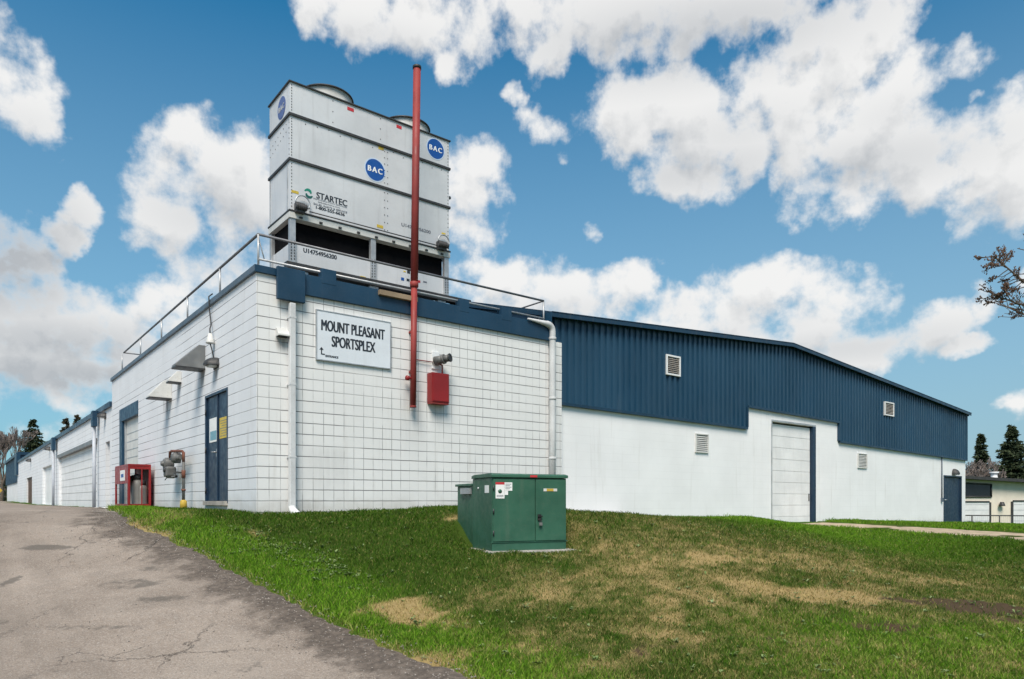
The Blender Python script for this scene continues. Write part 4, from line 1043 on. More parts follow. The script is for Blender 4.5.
# cylinder cage
def cage():
    b0 = L(155.3, 490)[0]; o = 0.1
    while True:
        p = W(-o-0.12, b0)
        if CX+FPX*p.x/p.y <= 128.2 or o > 2: break
        o += 0.005
    a0, a1 = -o-0.12, -0.10
    t = 0.2
    while True:
        p = W(a0, b0+t)
        if CX+FPX*p.x/p.y <= 115.0 or t > 3: break
        t += 0.005
    b1 = b0+t
    p = W(a0, b0); s = p.y/FPX
    zT = EYE+(HY-463.8)*s; gz = float(terrain(np.array([p.x]), np.array([p.y]))[0])
    zB = gz+0.04
    g = thing('cylinder_cage', 'red steel cage holding grey gas cylinders beside the roller bay', 'cage', ((a0+a1)/2, (b0+b1)/2, gz))
    w = 0.05
    for (a, b) in ((a0,b0),(a1-w,b0),(a0,b1-w),(a1-w,b1-w)):
        MB().box(a, a+w, b, b+w, gz-0.05, zT-w-0.001).build('corner_post', M_red, g, 0.004)
    MB().box(a0, a1, b0, b1, zT-w, zT).build('roof_panel', M_red, g, 0.004)
    MB().box(a0, a1, b0, b1, zB-0.02, zB+0.03).build('floor_tray', M_dgrey, g)
    m = MB().box(a0+w, a1-w, b0+0.008, b0+0.03, zT-0.13, zT-w-0.001); m.box(a0+w, a1-w, b0+0.008, b0+0.03, zB+0.035, zB+0.1)
    m.box(a0+w+(a1-a0)*0.48, a0+w+(a1-a0)*0.53, b0+0.01, b0+0.028, zB+0.1, zT-0.13); m.build('front_rail', M_red, g)
    m = MB().box(a0+0.004, a0+0.02, b0+w, b1-w, zT-0.5, zT-w-0.001); m.box(a0+0.004, a0+0.02, b0+w, b1-w, zB+0.035, zB+0.1)
    m.box(a0+0.005, a0+0.02, b0+w, b0+w+0.09, zB+0.1, zT-0.5)
    m.build('side_panel', M_red, g)
    m = MB(); k = 0
    for i in range(9):
        bb = b0+w+(b1-b0-2*w)*(i+1)/10; m.tube([(a0+0.012,bb,zB+0.1),(a0+0.012,bb,zT-0.5)], 0.006, 5)
    m.build('mesh_bars', M_dgrey, g)
    m = MB().box(a1-0.03, a1-0.015, b0+w, b1-w, zB+0.05, zT-w-0.01); m.build('back_panel', M_oxide, g)
    MB().box(a0-0.004, a0+0.003, b0+0.45, b0+1.1, zT-0.42, zT-0.14).build('label_plate', M_plab, g)
    MB().box(a0-0.007, a0-0.0045, b0+0.6, b0+0.95, zT-0.33, zT-0.24).build('label_print', M_logo, g)
    for i, (a, b, h, nm) in enumerate(((a0+0.26,b0+0.25,0.8,'left upright'),(a0+0.56,b0+0.22,0.66,'right upright'),(a0+0.24,b0+0.75,0.78,'back'))):
        if a > a1-0.14: a = a1-0.17
        r = 0.125
        ct = thing('gas_cylinder', ['tall grey gas cylinder at the outer side of the red cage','shorter grey gas cylinder by the wall side of the red cage','grey gas cylinder behind the barred side of the red cage'][i], 'gas cylinder', (a, b, zB+0.03), 'gas cylinders in the red cage')
        MB().lathe([(0.0,0.0),(r,0.0),(r,0.04),(r,h-0.22),(r*0.93,h-0.15),(r*0.6,h-0.09),(0.035,h-0.06),(0.03,h)], (a,b,zB+0.032), 20).build('tank', M_cyl, ct)
        MB().lathe([(0.0,h+0.06),(0.03,h+0.06),(0.03,h),(0.05,h-0.01),(0.05,h-0.03)], (a,b,zB+0.032), 12).build('valve', M_dgrey, ct)
        m = MB().lathe([(0.085,h-0.10),(0.088,h-0.10),(0.088,h+0.04),(0.085,h+0.04),(0.085,h-0.10)], (a,b,zB+0.032), 16); m.build('collar', M_dgrey, ct)
cage()

# ------------------------------------------------------------------ long low wing on the left
M_wing = block_wall('white_block_wing', 1, ZREF, 0.45, 0.08, col=(0.74,0.755,0.78), ucell=0.4064, grime_z=None)
Z_LOW = L(108, 407.5)[1]
B_LOW = L(17.5, HY)[0]
wing = thing('low_wing', 'long low white wing with blue roof edge behind the corner building', 'building', (0, B_END, EYE-0.3))
M_wing2 = block_wall('white_block_wing_wall', 1, ZREF-(EYE-0.3), 0.5, 0.08, col=(0.74,0.755,0.78), ucell=0.4064)
gdB1, gdB0 = L(97, 450)[0], L(58.6, 450)[0]; gdZ = L(97, 441)[1]
rcB1, rcB0 = L(111.3, 450)[0]+0.3, L(105.6, 450)[0]; rcZ = L(109, 441)[1]
bdB1, bdB0 = L(32, 480)[0], L(26.6, 480)[0]; bdZ = L(32, 476.6)[1]
wdB1, wdB0 = L(51.5, 480)[0], L(42.5, 480)[0]; wdZ = L(51.5, 464.5)[1]; wdZ0 = EYE-0.2
m = MB(); holed_wall(m, lambda u, v: (0.0, u, v), B_END, B_LOW, ZG, Z_LOW, [(gdB1,gdB0,EYE-0.5,gdZ),(rcB1,rcB0,EYE-0.5,rcZ),(bdB1,bdB0,EYE-0.5,bdZ),(wdB1,wdB0,wdZ0,wdZ)], (0.22,0,0))
m.poly([(0,B_LOW,ZG),(14,B_LOW,ZG),(14,B_LOW,Z_LOW),(0,B_LOW,Z_LOW)])
m.build('wall', M_wing2, wing)
MB().box(0.0, 20, B_END+0.02, B_LOW, Z_LOW+0.002, Z_LOW+0.1).build('roof', M_roofg, wing)
MB().box(-0.08, -0.002, B_END, B_LOW, Z_LOW-0.05, Z_LOW+0.12).build('roof_edge', M_clad2, wing)
m = MB().box(0.12, 0.15, gdB1, gdB0, EYE-0.6, gdZ); gd = m.build('garage_door', M_white, wing)
m = MB()
for k in range(9): m.box(0.112, 0.119, gdB1, gdB0, EYE-0.3+0.33*k, EYE-0.27+0.33*k)
m.build('panel_line', M_off, gd)
MB().box(-0.06, 0.1, gdB1-0.1, gdB0+0.1, gdZ-0.06, gdZ+0.10).build('head_trim', M_hood, gd)
MB().box(0.15, 0.19, rcB1, rcB0, EYE-0.6, rcZ).build('recessed_door', M_cap, wing)
MB().box(0.10, 0.15, bdB1, bdB0, EYE-0.6, bdZ).build('brown_door', M_brown, wing)
MB().box(0.14, 0.18, wdB1, wdB0, wdZ0, wdZ).build('blocked_door', M_white, wing)
for (x0, x1, yt, yb) in ((96.5, 101.8, 411.5, 427), (55.3, 58.6, 438, 450.5)):
    xm = (x0+x1)/2; b = L(xm, 450)[0]; hw = 0.20 if x0 > 90 else 0.34
    hp = MB().box(-0.24, -0.082, b-hw, b+hw, L(xm, yb)[1], L(xm, yt)[1]).build('rain_hopper', M_blue, wing, 0.01)
    MB().tube([(-0.16,b,EYE-0.6),(-0.16,b,L(xm, yb)[1])], 0.06, 10).build('downpipe', M_pipe, hp)
for (x, y, s, lb) in ((105.5, 417.5, 0.2, 'grey dome lamp over the narrow recess of the low wing'), (50, 450.0, 0.22, 'dome lamp high on the low wing left of the wide garage door'), (31, 461.5, 0.24, 'dome lamp over the brown door of the low wing')):
    b, z = L(x, y); wall_lamp(b, z, s, lb)
# blue topped end building
B_FAR = L(4.2, HY)[0]
endb = thing('end_building', 'far white building with blue cladding at the end of the driveway', 'building', (0.3, B_LOW, EYE))
zA = L(17, 478)[1]; zB_ = L(17, 455)[1]
MB().box(0.25, 16, B_LOW+0.3, B_FAR, ZG, zA-0.3).build('wall', M_white, endb)
m = MB()
n = int((B_FAR-B_LOW)/0.5)
for k in range(n):
    bb = B_LOW+0.3+(B_FAR-B_LOW-0.3)*k/n; w = (B_FAR-B_LOW)/n
    m.box(0.18 if k % 2 else 0.14, 16.05, bb, bb+w, zA-0.3, zB_)
m.build('cladding', M_blue, endb)
MB().box(-0.15, 0.13, B_LOW-1.2, B_LOW+1.0, L(18,475)[1], L(18,453)[1]).build('rain_hopper', M_blue, endb)
MB().box(0.0, 16.2, B_LOW+0.2, B_FAR+0.2, zB_+0.002, zB_+0.25).build('roof', M_clad2, endb)

# ------------------------------------------------------------------ the big hall with blue cladding
BH = 0.12                                              # its wall stands a little behind the block front
aH0 = A_END; aHq = F(559, 420, BH)[0]; aH1 = F(965.3, 450, BH)[0]
aRg, zRg = F(793, 342.8, BH-0.22); zE1 = F(967, 412, BH-0.22)[1]; zE0 = F(559, 311.6, BH-0.22)[1]
aHs = aHq-2*(aRg-aH1)*0 - 6.5                          # gable runs on behind the block house
sl0 = (zRg-zE0)/(aRg-aHq)
def roofz(a): return zRg-(aRg-a)*sl0 if a < aRg else zRg+(zE1-zRg)*(a-aRg)/(aH1-aRg)
hall = thing('sports_hall', 'long white hall with ribbed blue cladding and low gable roof', 'building', ((aHq+aH1)/2, BH, EYE-0.6))
OZ = EYE-0.6
M_hall = block_wall('white_hall_wall', 0, ZREF-OZ, 0.05, 0.0, col=(0.82,0.82,0.83), ucell=0.4064, grime_z=-0.45)
def hq(px, py): return F(px, py, BH)
gdx0, gdx1 = hq(771.3, 460)[0], hq(815.3, 460)[0]; gdz = hq(771.3, 421.3)[1]
rdx0, rdx1 = hq(943.6, 490)[0], hq(961, 490)[0]; rdz = hq(943.6, 476.5)[1]
louv = [(663.2,354.5,677.5,377), (694.3,432.5,708,455), (882.2,401.5,891.2,417.5), (857,452.5,866.5,470.5)]
LV = []
for (x0,y0,x1,y1) in louv:
    a0, z1 = hq(x0, y0); a1 = hq(x1, y0)[0]; z0 = hq(x0, y1-2)[1]; t_ = 0.05; LV.append((a0+t_, a1-t_, z0+t_, z1-t_))
# bottom of the cladding
cb = [(aHq, hq(559,403.2)[1]), (hq(745.7,428)[0], hq(745.7,428)[1]), (hq(746.2,406)[0], hq(746.2,406)[1]), (hq(837.6,422)[0], hq(837.6,422)[1]), (hq(838.2,441.4)[0], hq(838.2,441.4)[1]), (aH1, hq(966.8,460)[1])]
seg = [(cb[0],cb[1]),(cb[2],cb[3]),(cb[4],cb[5])]
def cladz(a):
    for (p, q) in seg:
        if a <= q[0]+1e-6: return p[1]+(q[1]-p[1])*(a-p[0])/(q[0]-p[0]) if a > p[0] else p[1]
    return seg[-1][1][1]
ztopw = max(p[1] for p in cb)+0.05
m = MB(); holed_wall(m, lambda u, v: (u, BH, v), aH0, aH1, OZ-1.2, cb[2][1]+0.1, [(gdx0,gdx1,OZ-1.2,gdz),(rdx0,rdx1,OZ-1.2,rdz),LV[1],LV[3]], (0,0.2,0))
m.poly([(aH1,BH,OZ-1.2),(aH1,60,OZ-1.2),(aH1,60,cb[5][1]),(aH1,BH,cb[5][1])])
m.build('wall', M_hall, hall)
# pilaster of scored block beside the downpipe
a0, zq = F(559.5, 343.5, BH-0.02)
MB().box(A_END+0.003, a0, BH-0.10, BH+0.1, OZ-1, zq).build('pilaster', M_front, hall, 0.004)
# cladding: ribbed steel, one sheet
m = MB(); a = A_END+0.012 ; prof = []; P_ = 0.2215
k = 0
brk = [cb[1][0], cb[3][0]]
while a < aH1:
    for (da, o) in ((0.0,0.0),(0.012,-0.042),(0.10,-0.042),(0.112,0.0)): prof.append((a+da, o))
    a += P_
prof = [p for p in prof if p[0] < aH1]+[(aH1+0.003, 0.0)]
for bk in brk:
    o_ = 0.0
    for i in range(len(prof)-1):
        if prof[i][0] < bk <= prof[i+1][0]:
            t = (bk-prof[i][0])/(prof[i+1][0]-prof[i][0]); o_ = prof[i][1]+(prof[i+1][1]-prof[i][1])*t; prof[i+1:i+1] = [(bk, o_), (bk+1e-4, o_)]; break
bF = BH-0.04
for i in range(len(prof)-1):
    (u0, o0_), (u1, o1_) = prof[i], prof[i+1]
    if u1-u0 < 1e-3: continue
    z0, z1 = cladz(u0+1e-5), cladz(u1-1e-5)
    m.poly([(u0,bF+o0_,z0),(u1,bF+o1_,z1),(u1,bF+o1_,roofz(u1)-0.021),(u0,bF+o0_,roofz(u0)-0.021)])
cl = m.build('cladding', M_clad, hall)
m = MB()                                               # base flashing following the steps
for (p, q) in seg:
    m.prism([(p[0],bF-0.05,p[1]-0.05),(q[0],bF-0.05,q[1]-0.05),(q[0],bF-0.05,q[1]+0.02),(p[0],bF-0.05,p[1]+0.02)], (0,0.088,0))
m.box(cb[1][0]-0.03, cb[1][0]+0.03, bF-0.048, BH-0.001, cb[1][1]+0.021, cb[2][1]-0.051)
m.box(cb[3][0]-0.03, cb[3][0]+0.03, bF-0.048, BH-0.001, cb[4][1]+0.021, cb[3][1]-0.051)
m.build('base_flashing', M_clad2, hall)
# end cladding on the right return, corner trim
MB().box(aH1+0.005, aH1+0.045, bF-0.045, 60, cb[5][1]-0.05, zE1-0.02).build('end_cladding', M_clad, hall)
# rake trim and roof
def rake(a0, a1, z_up, z_dn, b0, b1):
    mm = MB(); aS = A_END+0.02
    if a0 < aS < a1 and b0 < 0.2:                       # behind the block parapet the gable edge stands back
        (q0, w0), (q1, w1) = F(459, 301.2, 0.30), F(553, 312.4, 0.30)
        w0, w1 = w0+z_up+0.022, w1+z_up+0.022
        mm.prism([(q0,0.30,w0+z_dn-z_up),(q1,0.30,w1+z_dn-z_up),(q1,0.30,w1),(q0,0.30,w0)], (0,max(0.03, b1-0.30 if b1 > 1 else 0.03),0)); a0 = aS
    pts = [a0, aRg, a1] if a0 < aRg < a1 else [a0, a1]
    for u, v in zip(pts, pts[1:]):
        mm.prism([(u,b0,roofz(u)+z_dn),(v,b0,roofz(v)+z_dn),(v,b0,roofz(v)+z_up),(u,b0,roofz(u)+z_up)], (0,b1-b0,0))
    return mm
aL0 = F(459, 300, BH)[0]
rake(aL0, aH1+0.05, -0.022, -0.13, bF-0.20, bF-0.17).build('rake_trim', M_clad2, hall, 0.006)
MB().box(A_END+0.004, A_END+0.018, bF-0.20, bF+0.3, roofz(A_END)-0.30, roofz(A_END)-0.022).build('rake_end', M_clad, hall)
rake(aL0, aH1+0.07, 0.0, -0.02, bF-0.21, 60).build('roof', M_clad2, hall)
m = rake(aL0, aH0+0.5, -0.03, -1.6, 0.36, 0.42); m.build('gable_end', M_clad, hall)
m = MB().box(aH1+0.072, aH1+0.14, bF-0.08, 60, roofz(aH1)-0.14, roofz(aH1)-0.025); m.build('gutter', M_clad2, hall, 0.01)
# louvres
for i, (a0, a1, z0, z1) in enumerate(LV):
    up_l = i in (0, 2); bb = bF-0.05 if up_l else BH-0.015
    m = MB(); t = 0.045 if up_l else 0.03
    m.box(a0-t,a1+t,bb-0.03,bb+0.085 if up_l else bb+0.012,z1,z1+t); m.box(a0-t,a1+t,bb-0.03,bb+0.085 if up_l else bb+0.012,z0-t,z0)
    m.box(a0-t,a0,bb-0.03,bb+0.085 if up_l else bb+0.012,z0+0.001,z1-0.001); m.box(a1,a1+t,bb-0.03,bb+0.085 if up_l else bb+0.012,z0+0.001,z1-0.001)
    lv = m.build('louvre_vent', M_white if up_l else M_off, hall)
    m = MB(); nn = max(6, int((z1-z0)/0.05))
    for k in range(nn):
        z = z0+(z1-z0)*k/nn; dz = (z1-z0)/nn
        m.prism([(a0,bb-0.02,z-0.012),(a0,bb-0.016,z-0.016),(a0,bb+0.05,z+dz*1.05),(a0,bb+0.046,z+dz*1.1)], (a1-a0,0,0))
    m.build('slats', (M_tan if up_l else M_off), lv)
    MB().box(a0,a1,bb+0.052,bb+0.06,z0,z1).build('dark_backing', M_hood if up_l else M_dark, lv)
# roller door
gzb = OZ-0.3
m = MB(); nP = 9; hP = (gdz-0.06-gzb)/nP
gdr = MB().box(gdx0+0.03, gdx1-0.20, BH+0.10, BH+0.14, gzb, gdz-0.05).build('roller_door', M_off, hall)
m = MB()
for k in range(nP): m.box(gdx0+0.03, gdx1-0.201, BH+0.088, BH+0.099, gzb+hP*k+0.005, gzb+hP*(k+1)-0.005)
m.build('door_panels', M_white, gdr, 0.006)
m = MB().box(gdx1-0.17, gdx1+0.012, BH-0.02, BH+0.199, gzb, gdz-0.0); m.build('jamb', M_door, gdr, 0.005)
m = MB().box(gdx0-0.012, gdx1+0.012, BH-0.022, BH+0.1, gdz+0.002, gdz+0.06); m.box(gdx0-0.012, gdx0+0.028, BH-0.02, BH+0.1, gzb, gdz-0.001); m.build('head_trim', M_galv, gdr)
MB().box(gdx1-0.30, gdx1-0.26, BH+0.07, BH+0.087, gzb+0.9, gzb+1.15).build('handle', M_dgrey, gdr)
# personnel door
pdz = OZ-0.4
pd_ = MB().box(rdx0+0.03, rdx1-0.03, BH+0.04, BH+0.085, pdz, rdz-0.03).build('side_door', M_door, hall, 0.005)
m = MB().box(rdx0-0.02, rdx0+0.029, BH-0.03, BH+0.1, pdz, rdz); m.box(rdx1-0.029, rdx1+0.02, BH-0.03, BH+0.1, pdz, rdz); m.box(rdx0-0.02, rdx1+0.02, BH-0.03, BH+0.1, rdz+0.002, rdz+0.06); m.build('frame', M_door, pd_)
MB().tube([(rdx0+0.14,BH+0.04,pdz+1.05),(rdx0+0.14,BH-0.02,pdz+1.05),(rdx0+0.3,BH-0.02,pdz+1.05)], 0.02, 8).build('handle', M_galv, pd_)
a, z0 = hq(941.2, 500); z1 = hq(941.2, 457)[1]
m = MB().tube([(a,BH-0.03,z0),(a,BH-0.03,z1)], 0.028, 8); m.box(a-0.06,a+0.06,BH-0.08,BH-0.002,z0-0.08,z0+0.1); m.build('conduit', M_cap, hall)
a0, z1 = hq(571, 511.5); a1 = hq(621, 515)[0]
m = MB().box(a0-1.6, a1, BH-0.5, BH-0.002, OZ-0.8, hq(600, 513.5)[1]-0.02); m.build('concrete_ledge', M_conc, hall, 0.03)
# lamp by that door faces the front
a, z = hq(953.5, 474.5)
fl_ = thing('wall_lamp', 'black dome lamp above the narrow blue side door of the hall', 'wall lamp', (a, BH, z), 'dome lamps on the walls')
m = MB(); n = 12; rings = []
for i in range(8):
    ph = i/7*math.pi/2; r, h = math.cos(ph)*0.2, math.sin(ph)*0.26
    rings.append([(a-math.cos(math.pi*q/n)*r, BH-0.003-math.sin(math.pi*q/n)*r*1.3, z+h) for q in range(n+1)])
for i in range(7):
    for q in range(n): m.poly([rings[i][q], rings[i][q+1], rings[i+1][q+1], rings[i+1][q]])
m.poly(rings[0]); m.build('shade', M_dgrey, fl_)
MB().box(a-0.12,a+0.12,BH-0.2,BH-0.02,z-0.03,z-0.001).build('lens', M_off, fl_)

# ------------------------------------------------------------------ green pad transformer
def transformer():
    ang = math.atan2(TSIDE.y, TSIDE.x)
    g = thing('pad_transformer', 'dark green metal transformer cabinet standing on the lawn', 'transformer', (TRX, TRY, TRZ), frame=False)
    g.rotation_euler = (0, 0, ang); ORG[g.name] = (0,0,0)
    s = TRY/FPX
    H = (549.5-474)*s; Wd = 1.0
    while True:                                         # width until its far corner is where the photo has it
        p = Vector((TRX,TRY,0))+TSIDE*Wd
        if CX+FPX*p.x/p.y >= 566 or Wd > 2: break
        Wd += 0.005
    D1, D2 = 0.80, 1.60
    z0 = -0.05; zs = 0.105                              # sill line below the doors
    MB().box(-0.08, Wd+0.12, -0.17, D2+0.1, -0.35, -0.028).build('concrete_pad', M_conc, g, 0.02)
    MB().box(0, Wd, 0, D1, z0, H-0.055).build('cabinet', M_green, g, 0.006)
    xs = Wd*0.565
    d1 = MB().box(0.012, xs-0.006, -0.022, -0.001, zs, H-0.075).build('door', M_green, g, 0.004)
    d2 = MB().box(xs+0.006, Wd-0.012, -0.024, -0.001, zs, H-0.075).build('door', M_green, g, 0.004)
    MB().prism([(-0.015,-0.04,H-0.052),(-0.015,-0.04,H-0.012),(-0.015,0.05,H+0.006),(-0.015,D1-0.1,H+0.006),(-0.015,D1+0.02,H-0.012),(-0.015,D1+0.02,H-0.052)], (Wd+0.03,0,0)).build('lid', M_green2, g, 0.006)
    H2 = H*0.89
    tk = MB().box(0.03, Wd-0.03, D1+0.002, D2, z0, H2-0.04).build('rear_tank', M_green, g, 0.006)
    MB().box(0.0, Wd, D1+0.032, D2+0.04, H2-0.038, H2).build('rear_lid', M_green2, g, 0.006)
    m = MB().box(-0.012, 0.0285, D1+0.12, D2-0.25, H2-0.16, H2-0.07); m.build('vent_panel', M_galv, tk)
    # hinges, handle, padlock
    m = MB()
    for z in (zs+0.12, H*0.5, H-0.2):
        m.tube([(0.012,-0.03,z-0.035),(0.012,-0.03,z+0.035)], 0.011, 8)
    m.each('hinge', M_dgrey, d1)
    zc = H*0.42
    m = MB().box(xs+0.035, xs+0.085, -0.045, -0.0245, zc-0.05, zc+0.04); m.box(xs+0.03, xs+0.10, -0.06, -0.0455, zc+0.0, zc+0.02)
    m.tube([(xs+0.06,-0.05,zc-0.05),(xs+0.06,-0.06,zc-0.085),(xs+0.085,-0.06,zc-0.085),(xs+0.085,-0.05,zc-0.05)], 0.006, 6); m.build('handle', M_black, d2, 0.003)
    MB().box(xs+0.045, xs+0.095, -0.07, -0.048, zc-0.125, zc-0.08).build('padlock', M_iron, d2, 0.004)
    # labels
    m = MB(); zt_ = H-0.12
    m.box(0.045, 0.18, -0.026, -0.0225, zt_-0.23, zt_-0.035); m.box(0.182, 0.30, -0.026, -0.0225, zt_-0.12, zt_-0.002); m.box(0.182, 0.235, -0.026, -0.0225, zt_-0.18, zt_-0.122)
    st = m.build('warning_label', M_plab, d1)
    MB().box(0.045, 0.18, -0.0265, -0.0225, zt_-0.034, zt_).build('label_header', M_rlab, d1)
    MB().lathe([(0.0,-0.0275),(0.03,-0.0275),(0.03,-0.0265),(0.0,-0.0265)], (0.112,0,zt_-0.13), 16, 'y').build('label_symbol', M_green, d1)
    m = MB()
    for k in range(4): m.box(0.195, 0.285-0.02*(k%2), -0.0275, -0.0262, zt_-0.03-0.022*k, zt_-0.022-0.022*k)
    for k in range(2): m.box(0.06, 0.165, -0.0275, -0.0262, zt_-0.19-0.018*k, zt_-0.183-0.018*k)
    m.build('label_print', M_gink, d1)
    MB().box(xs+0.13, xs+0.35, -0.028, -0.0245, H-0.245, H-0.205).build('number_plate', M_off, d2)
    MB().box(xs+0.18, xs+0.29, -0.0295, -0.0283, H-0.243, H-0.207).build('number_sticker', M_yell, d2)
    MB().box(xs-0.09, xs+0.02, -0.046, -0.0405, H-0.045, H-0.014).build('lid_sticker', M_rlab, g)
    MB().box(-0.004, -0.0005, 0.12, 0.28, H-0.27, H-0.16).build('side_label', M_plab, g)
    m = MB().lathe([(0.0,-0.012),(0.02,-0.012),(0.02,0.0)], (0.0,0.55,H-0.2), 10, 'x'); m.build('side_bolt', M_galv, g)
    m = MB().box(-0.02, Wd+0.02, -0.012, -0.0005, zs-0.018, zs-0.006); m.build('sill_lip', M_green2, g)
transformer()

# ------------------------------------------------------------------ cream building at the right
M_g2 = paint('pale_garage_door', (0.62,0.63,0.64), 0.5, 0.08, 2, 0.06, 30)
YB = 52.0
def X2(px, Y=YB): return (px-CX)/FPX*Y
def Z2(py, Y=YB): return EYE+(HY-py)/FPX*Y
gz = float(terrain_raw(np.array([X2(990)]), np.array([YB]))[0])
cb_ = thing('cream_building', 'low cream building with white garage doors behind the hall', 'building', (X2(990), YB, gz), frame=False)
x0, x1, x2 = X2(940), X2(1024), X2(1150)
m = MB(); m.prism([(x0,YB,gz-1),(x2,YB,gz-1),(x2,YB,Z2(489)),(x0,YB,Z2(476.5))], (0,9,0)); m.build('wall', M_cream, cb_)
m = MB().prism([(x0-0.3,YB-0.7,Z2(477.6)),(x2,YB-0.7,Z2(490)),(x2,YB-0.7,Z2(487)),(x0-0.3,YB-0.7,Z2(474.6))], (0,10.2,0)); rf = m.build('roof', M_dgrey, cb_)
xc = X2(1008); m = MB().lathe([(0.0,0.55),(0.32,0.55),(0.32,0.45),(0.22,0.42),(0.22,0.15),(0.3,0.1),(0.3,-0.2)], (xc, YB+1.5, Z2(478.5)), 16); m.build('vent_pipe', M_white, rf)
m = MB().prism([(X2(962),YB-0.04,Z2(496.7)),(X2(990.5),YB-0.04,Z2(496.7)),(X2(990.5),YB-0.04,Z2(484.6)),(X2(962),YB-0.04,Z2(483))], (0,0.035,0)); wd = m.build('window', M_glass, cb_)
m = MB()
for (p, q) in (((962,496.7),(991,496.7)),((990.8,497),(990.8,484)),((962,483),(991,484.6))):
    m.tube([(X2(p[0]),YB-0.07,Z2(p[1])),(X2(q[0]),YB-0.07,Z2(q[1]))], 0.06, 4)
m.build('frame', M_dgrey, wd)
for (p0, p1, pt) in ((962, 988.8, 502.3), (1012.6, 1040, 501.5)):
    m = MB().box(X2(p0), X2(p1), YB-0.05, YB-0.004, gz-0.6, Z2(pt)); gd = m.build('garage_door', M_g2, cb_)
    m = MB().box(X2(p1)+0.002, X2(p1)+0.12, YB-0.1, YB-0.002, gz-0.6, Z2(pt)) if p0 < 1000 else MB().box(X2(p0)-0.14, X2(p0)-0.002, YB-0.1, YB-0.002, gz-0.6, Z2(pt))
    m.box(X2(p0), X2(p1), YB-0.1, YB-0.002, Z2(pt)+0.002, Z2(pt)+0.1); m.build('frame', M_dgrey, gd)
    m = MB()
    for k in range(5): m.box(X2(p0), X2(p1), YB-0.055, YB-0.051, gz+0.3+0.4*k, gz+0.33+0.4*k)
    m.build('panel_line', M_galv, gd)
lp = thing('barn_lamp', 'small dark lamp on the cream wall between its garage doors', 'wall lamp', (X2(1000), YB, Z2(506)), frame=False)
m = MB().lathe([(0.0,0.3),(0.12,0.3),(0.2,0.05),(0.2,0.0),(0.0,0.0)], (X2(1000), YB-0.22, Z2(506)), 12); m.build('shade', M_dgrey, lp)
MB().box(X2(1000)-0.05, X2(1000)+0.05, YB-0.2, YB-0.004, Z2(506)+0.12, Z2(506)+0.2).build('bracket', M_dgrey, lp)
# pipe rail before it and the low skip
YF = 44.0; gzf = float(terrain(np.array([X2(1000,YF)]), np.array([YF]))[0])
fr = thing('pipe_fence', 'thin pipe rail fence in front of the cream building', 'fence', (X2(1000,YF), YF, gzf), frame=False)
MB().tube([(X2(955,YF),YF,Z2(515.3,YF)),(X2(1060,YF),YF,Z2(516,YF))], 0.035, 8).build('rail', M_dgrey, fr)
for px in (972, 999.5, 1027, 1054):
    MB().tube([(X2(px,YF),YF,gzf-0.3),(X2(px,YF),YF,Z2(515,YF))], 0.04, 8).build('post', M_dgrey, fr)
m = MB()
for k in range(52):
    xx = X2(957+k*2, YF); m.tube([(xx,YF,gzf),(xx+0.02,YF,Z2(516.3,YF))], 0.006, 4, caps=False)
m.build('wire_infill', M_galv, fr)
YS = 47.0; gzs = float(terrain(np.array([X2(1000,YS)]), np.array([YS]))[0])
sk = thing('low_bin', 'low dark bin standing between fence and cream building', 'bin', (X2(1000,YS), YS, gzs), frame=False)
m = MB().prism([(X2(995,YS),YS,gzs),(X2(1005,YS),YS,gzs),(X2(1006,YS),YS,gzs+0.42),(X2(994,YS),YS,gzs+0.42)], (0,0.8,0)); m.build('tub', M_dgrey, sk, 0.03)
MB().box(X2(993.6,YS), X2(1006.4,YS), YS-0.05, YS+0.85, gzs+0.422, gzs+0.47).build('lid', M_black, sk, 0.01)

# ------------------------------------------------------------------ trees
def leafmat(name, c0, c1):
    m, t, bs = nmat(name); co = objco(t)
    g = N(t, 'ShaderNodeObjectInfo')
    o = mix(t, mapr(t, noise(t, co, 1.6, 4, 0.7), 0.3, 0.7), c0, c1)
    t.links.new(o, bs.inputs['Base Color']); bs.inputs['Roughness'].default_value = 0.7; bs.inputs['Specular IOR Level'].default_value = 0.2
    return m
M_need = leafmat('spruce_needles', (0.018,0.030,0.016), (0.050,0.066,0.030))
M_needb = leafmat('brownish_spruce_needles', (0.032,0.030,0.018), (0.085,0.070,0.038))
M_bark = paint('grey_brown_bark', (0.11,0.085,0.065), 0.9, 0.3, 5, 0.2, 20, bmp=0.5)
M_twig = paint('pale_bare_twigs', (0.20,0.165,0.15), 0.9, 0.25, 3, 0.1, 20, bmp=0)
M_bud = paint('grey_brown_buds', (0.13,0.075,0.05), 0.8, 0.3, 5, 0.1, 20, bmp=0)
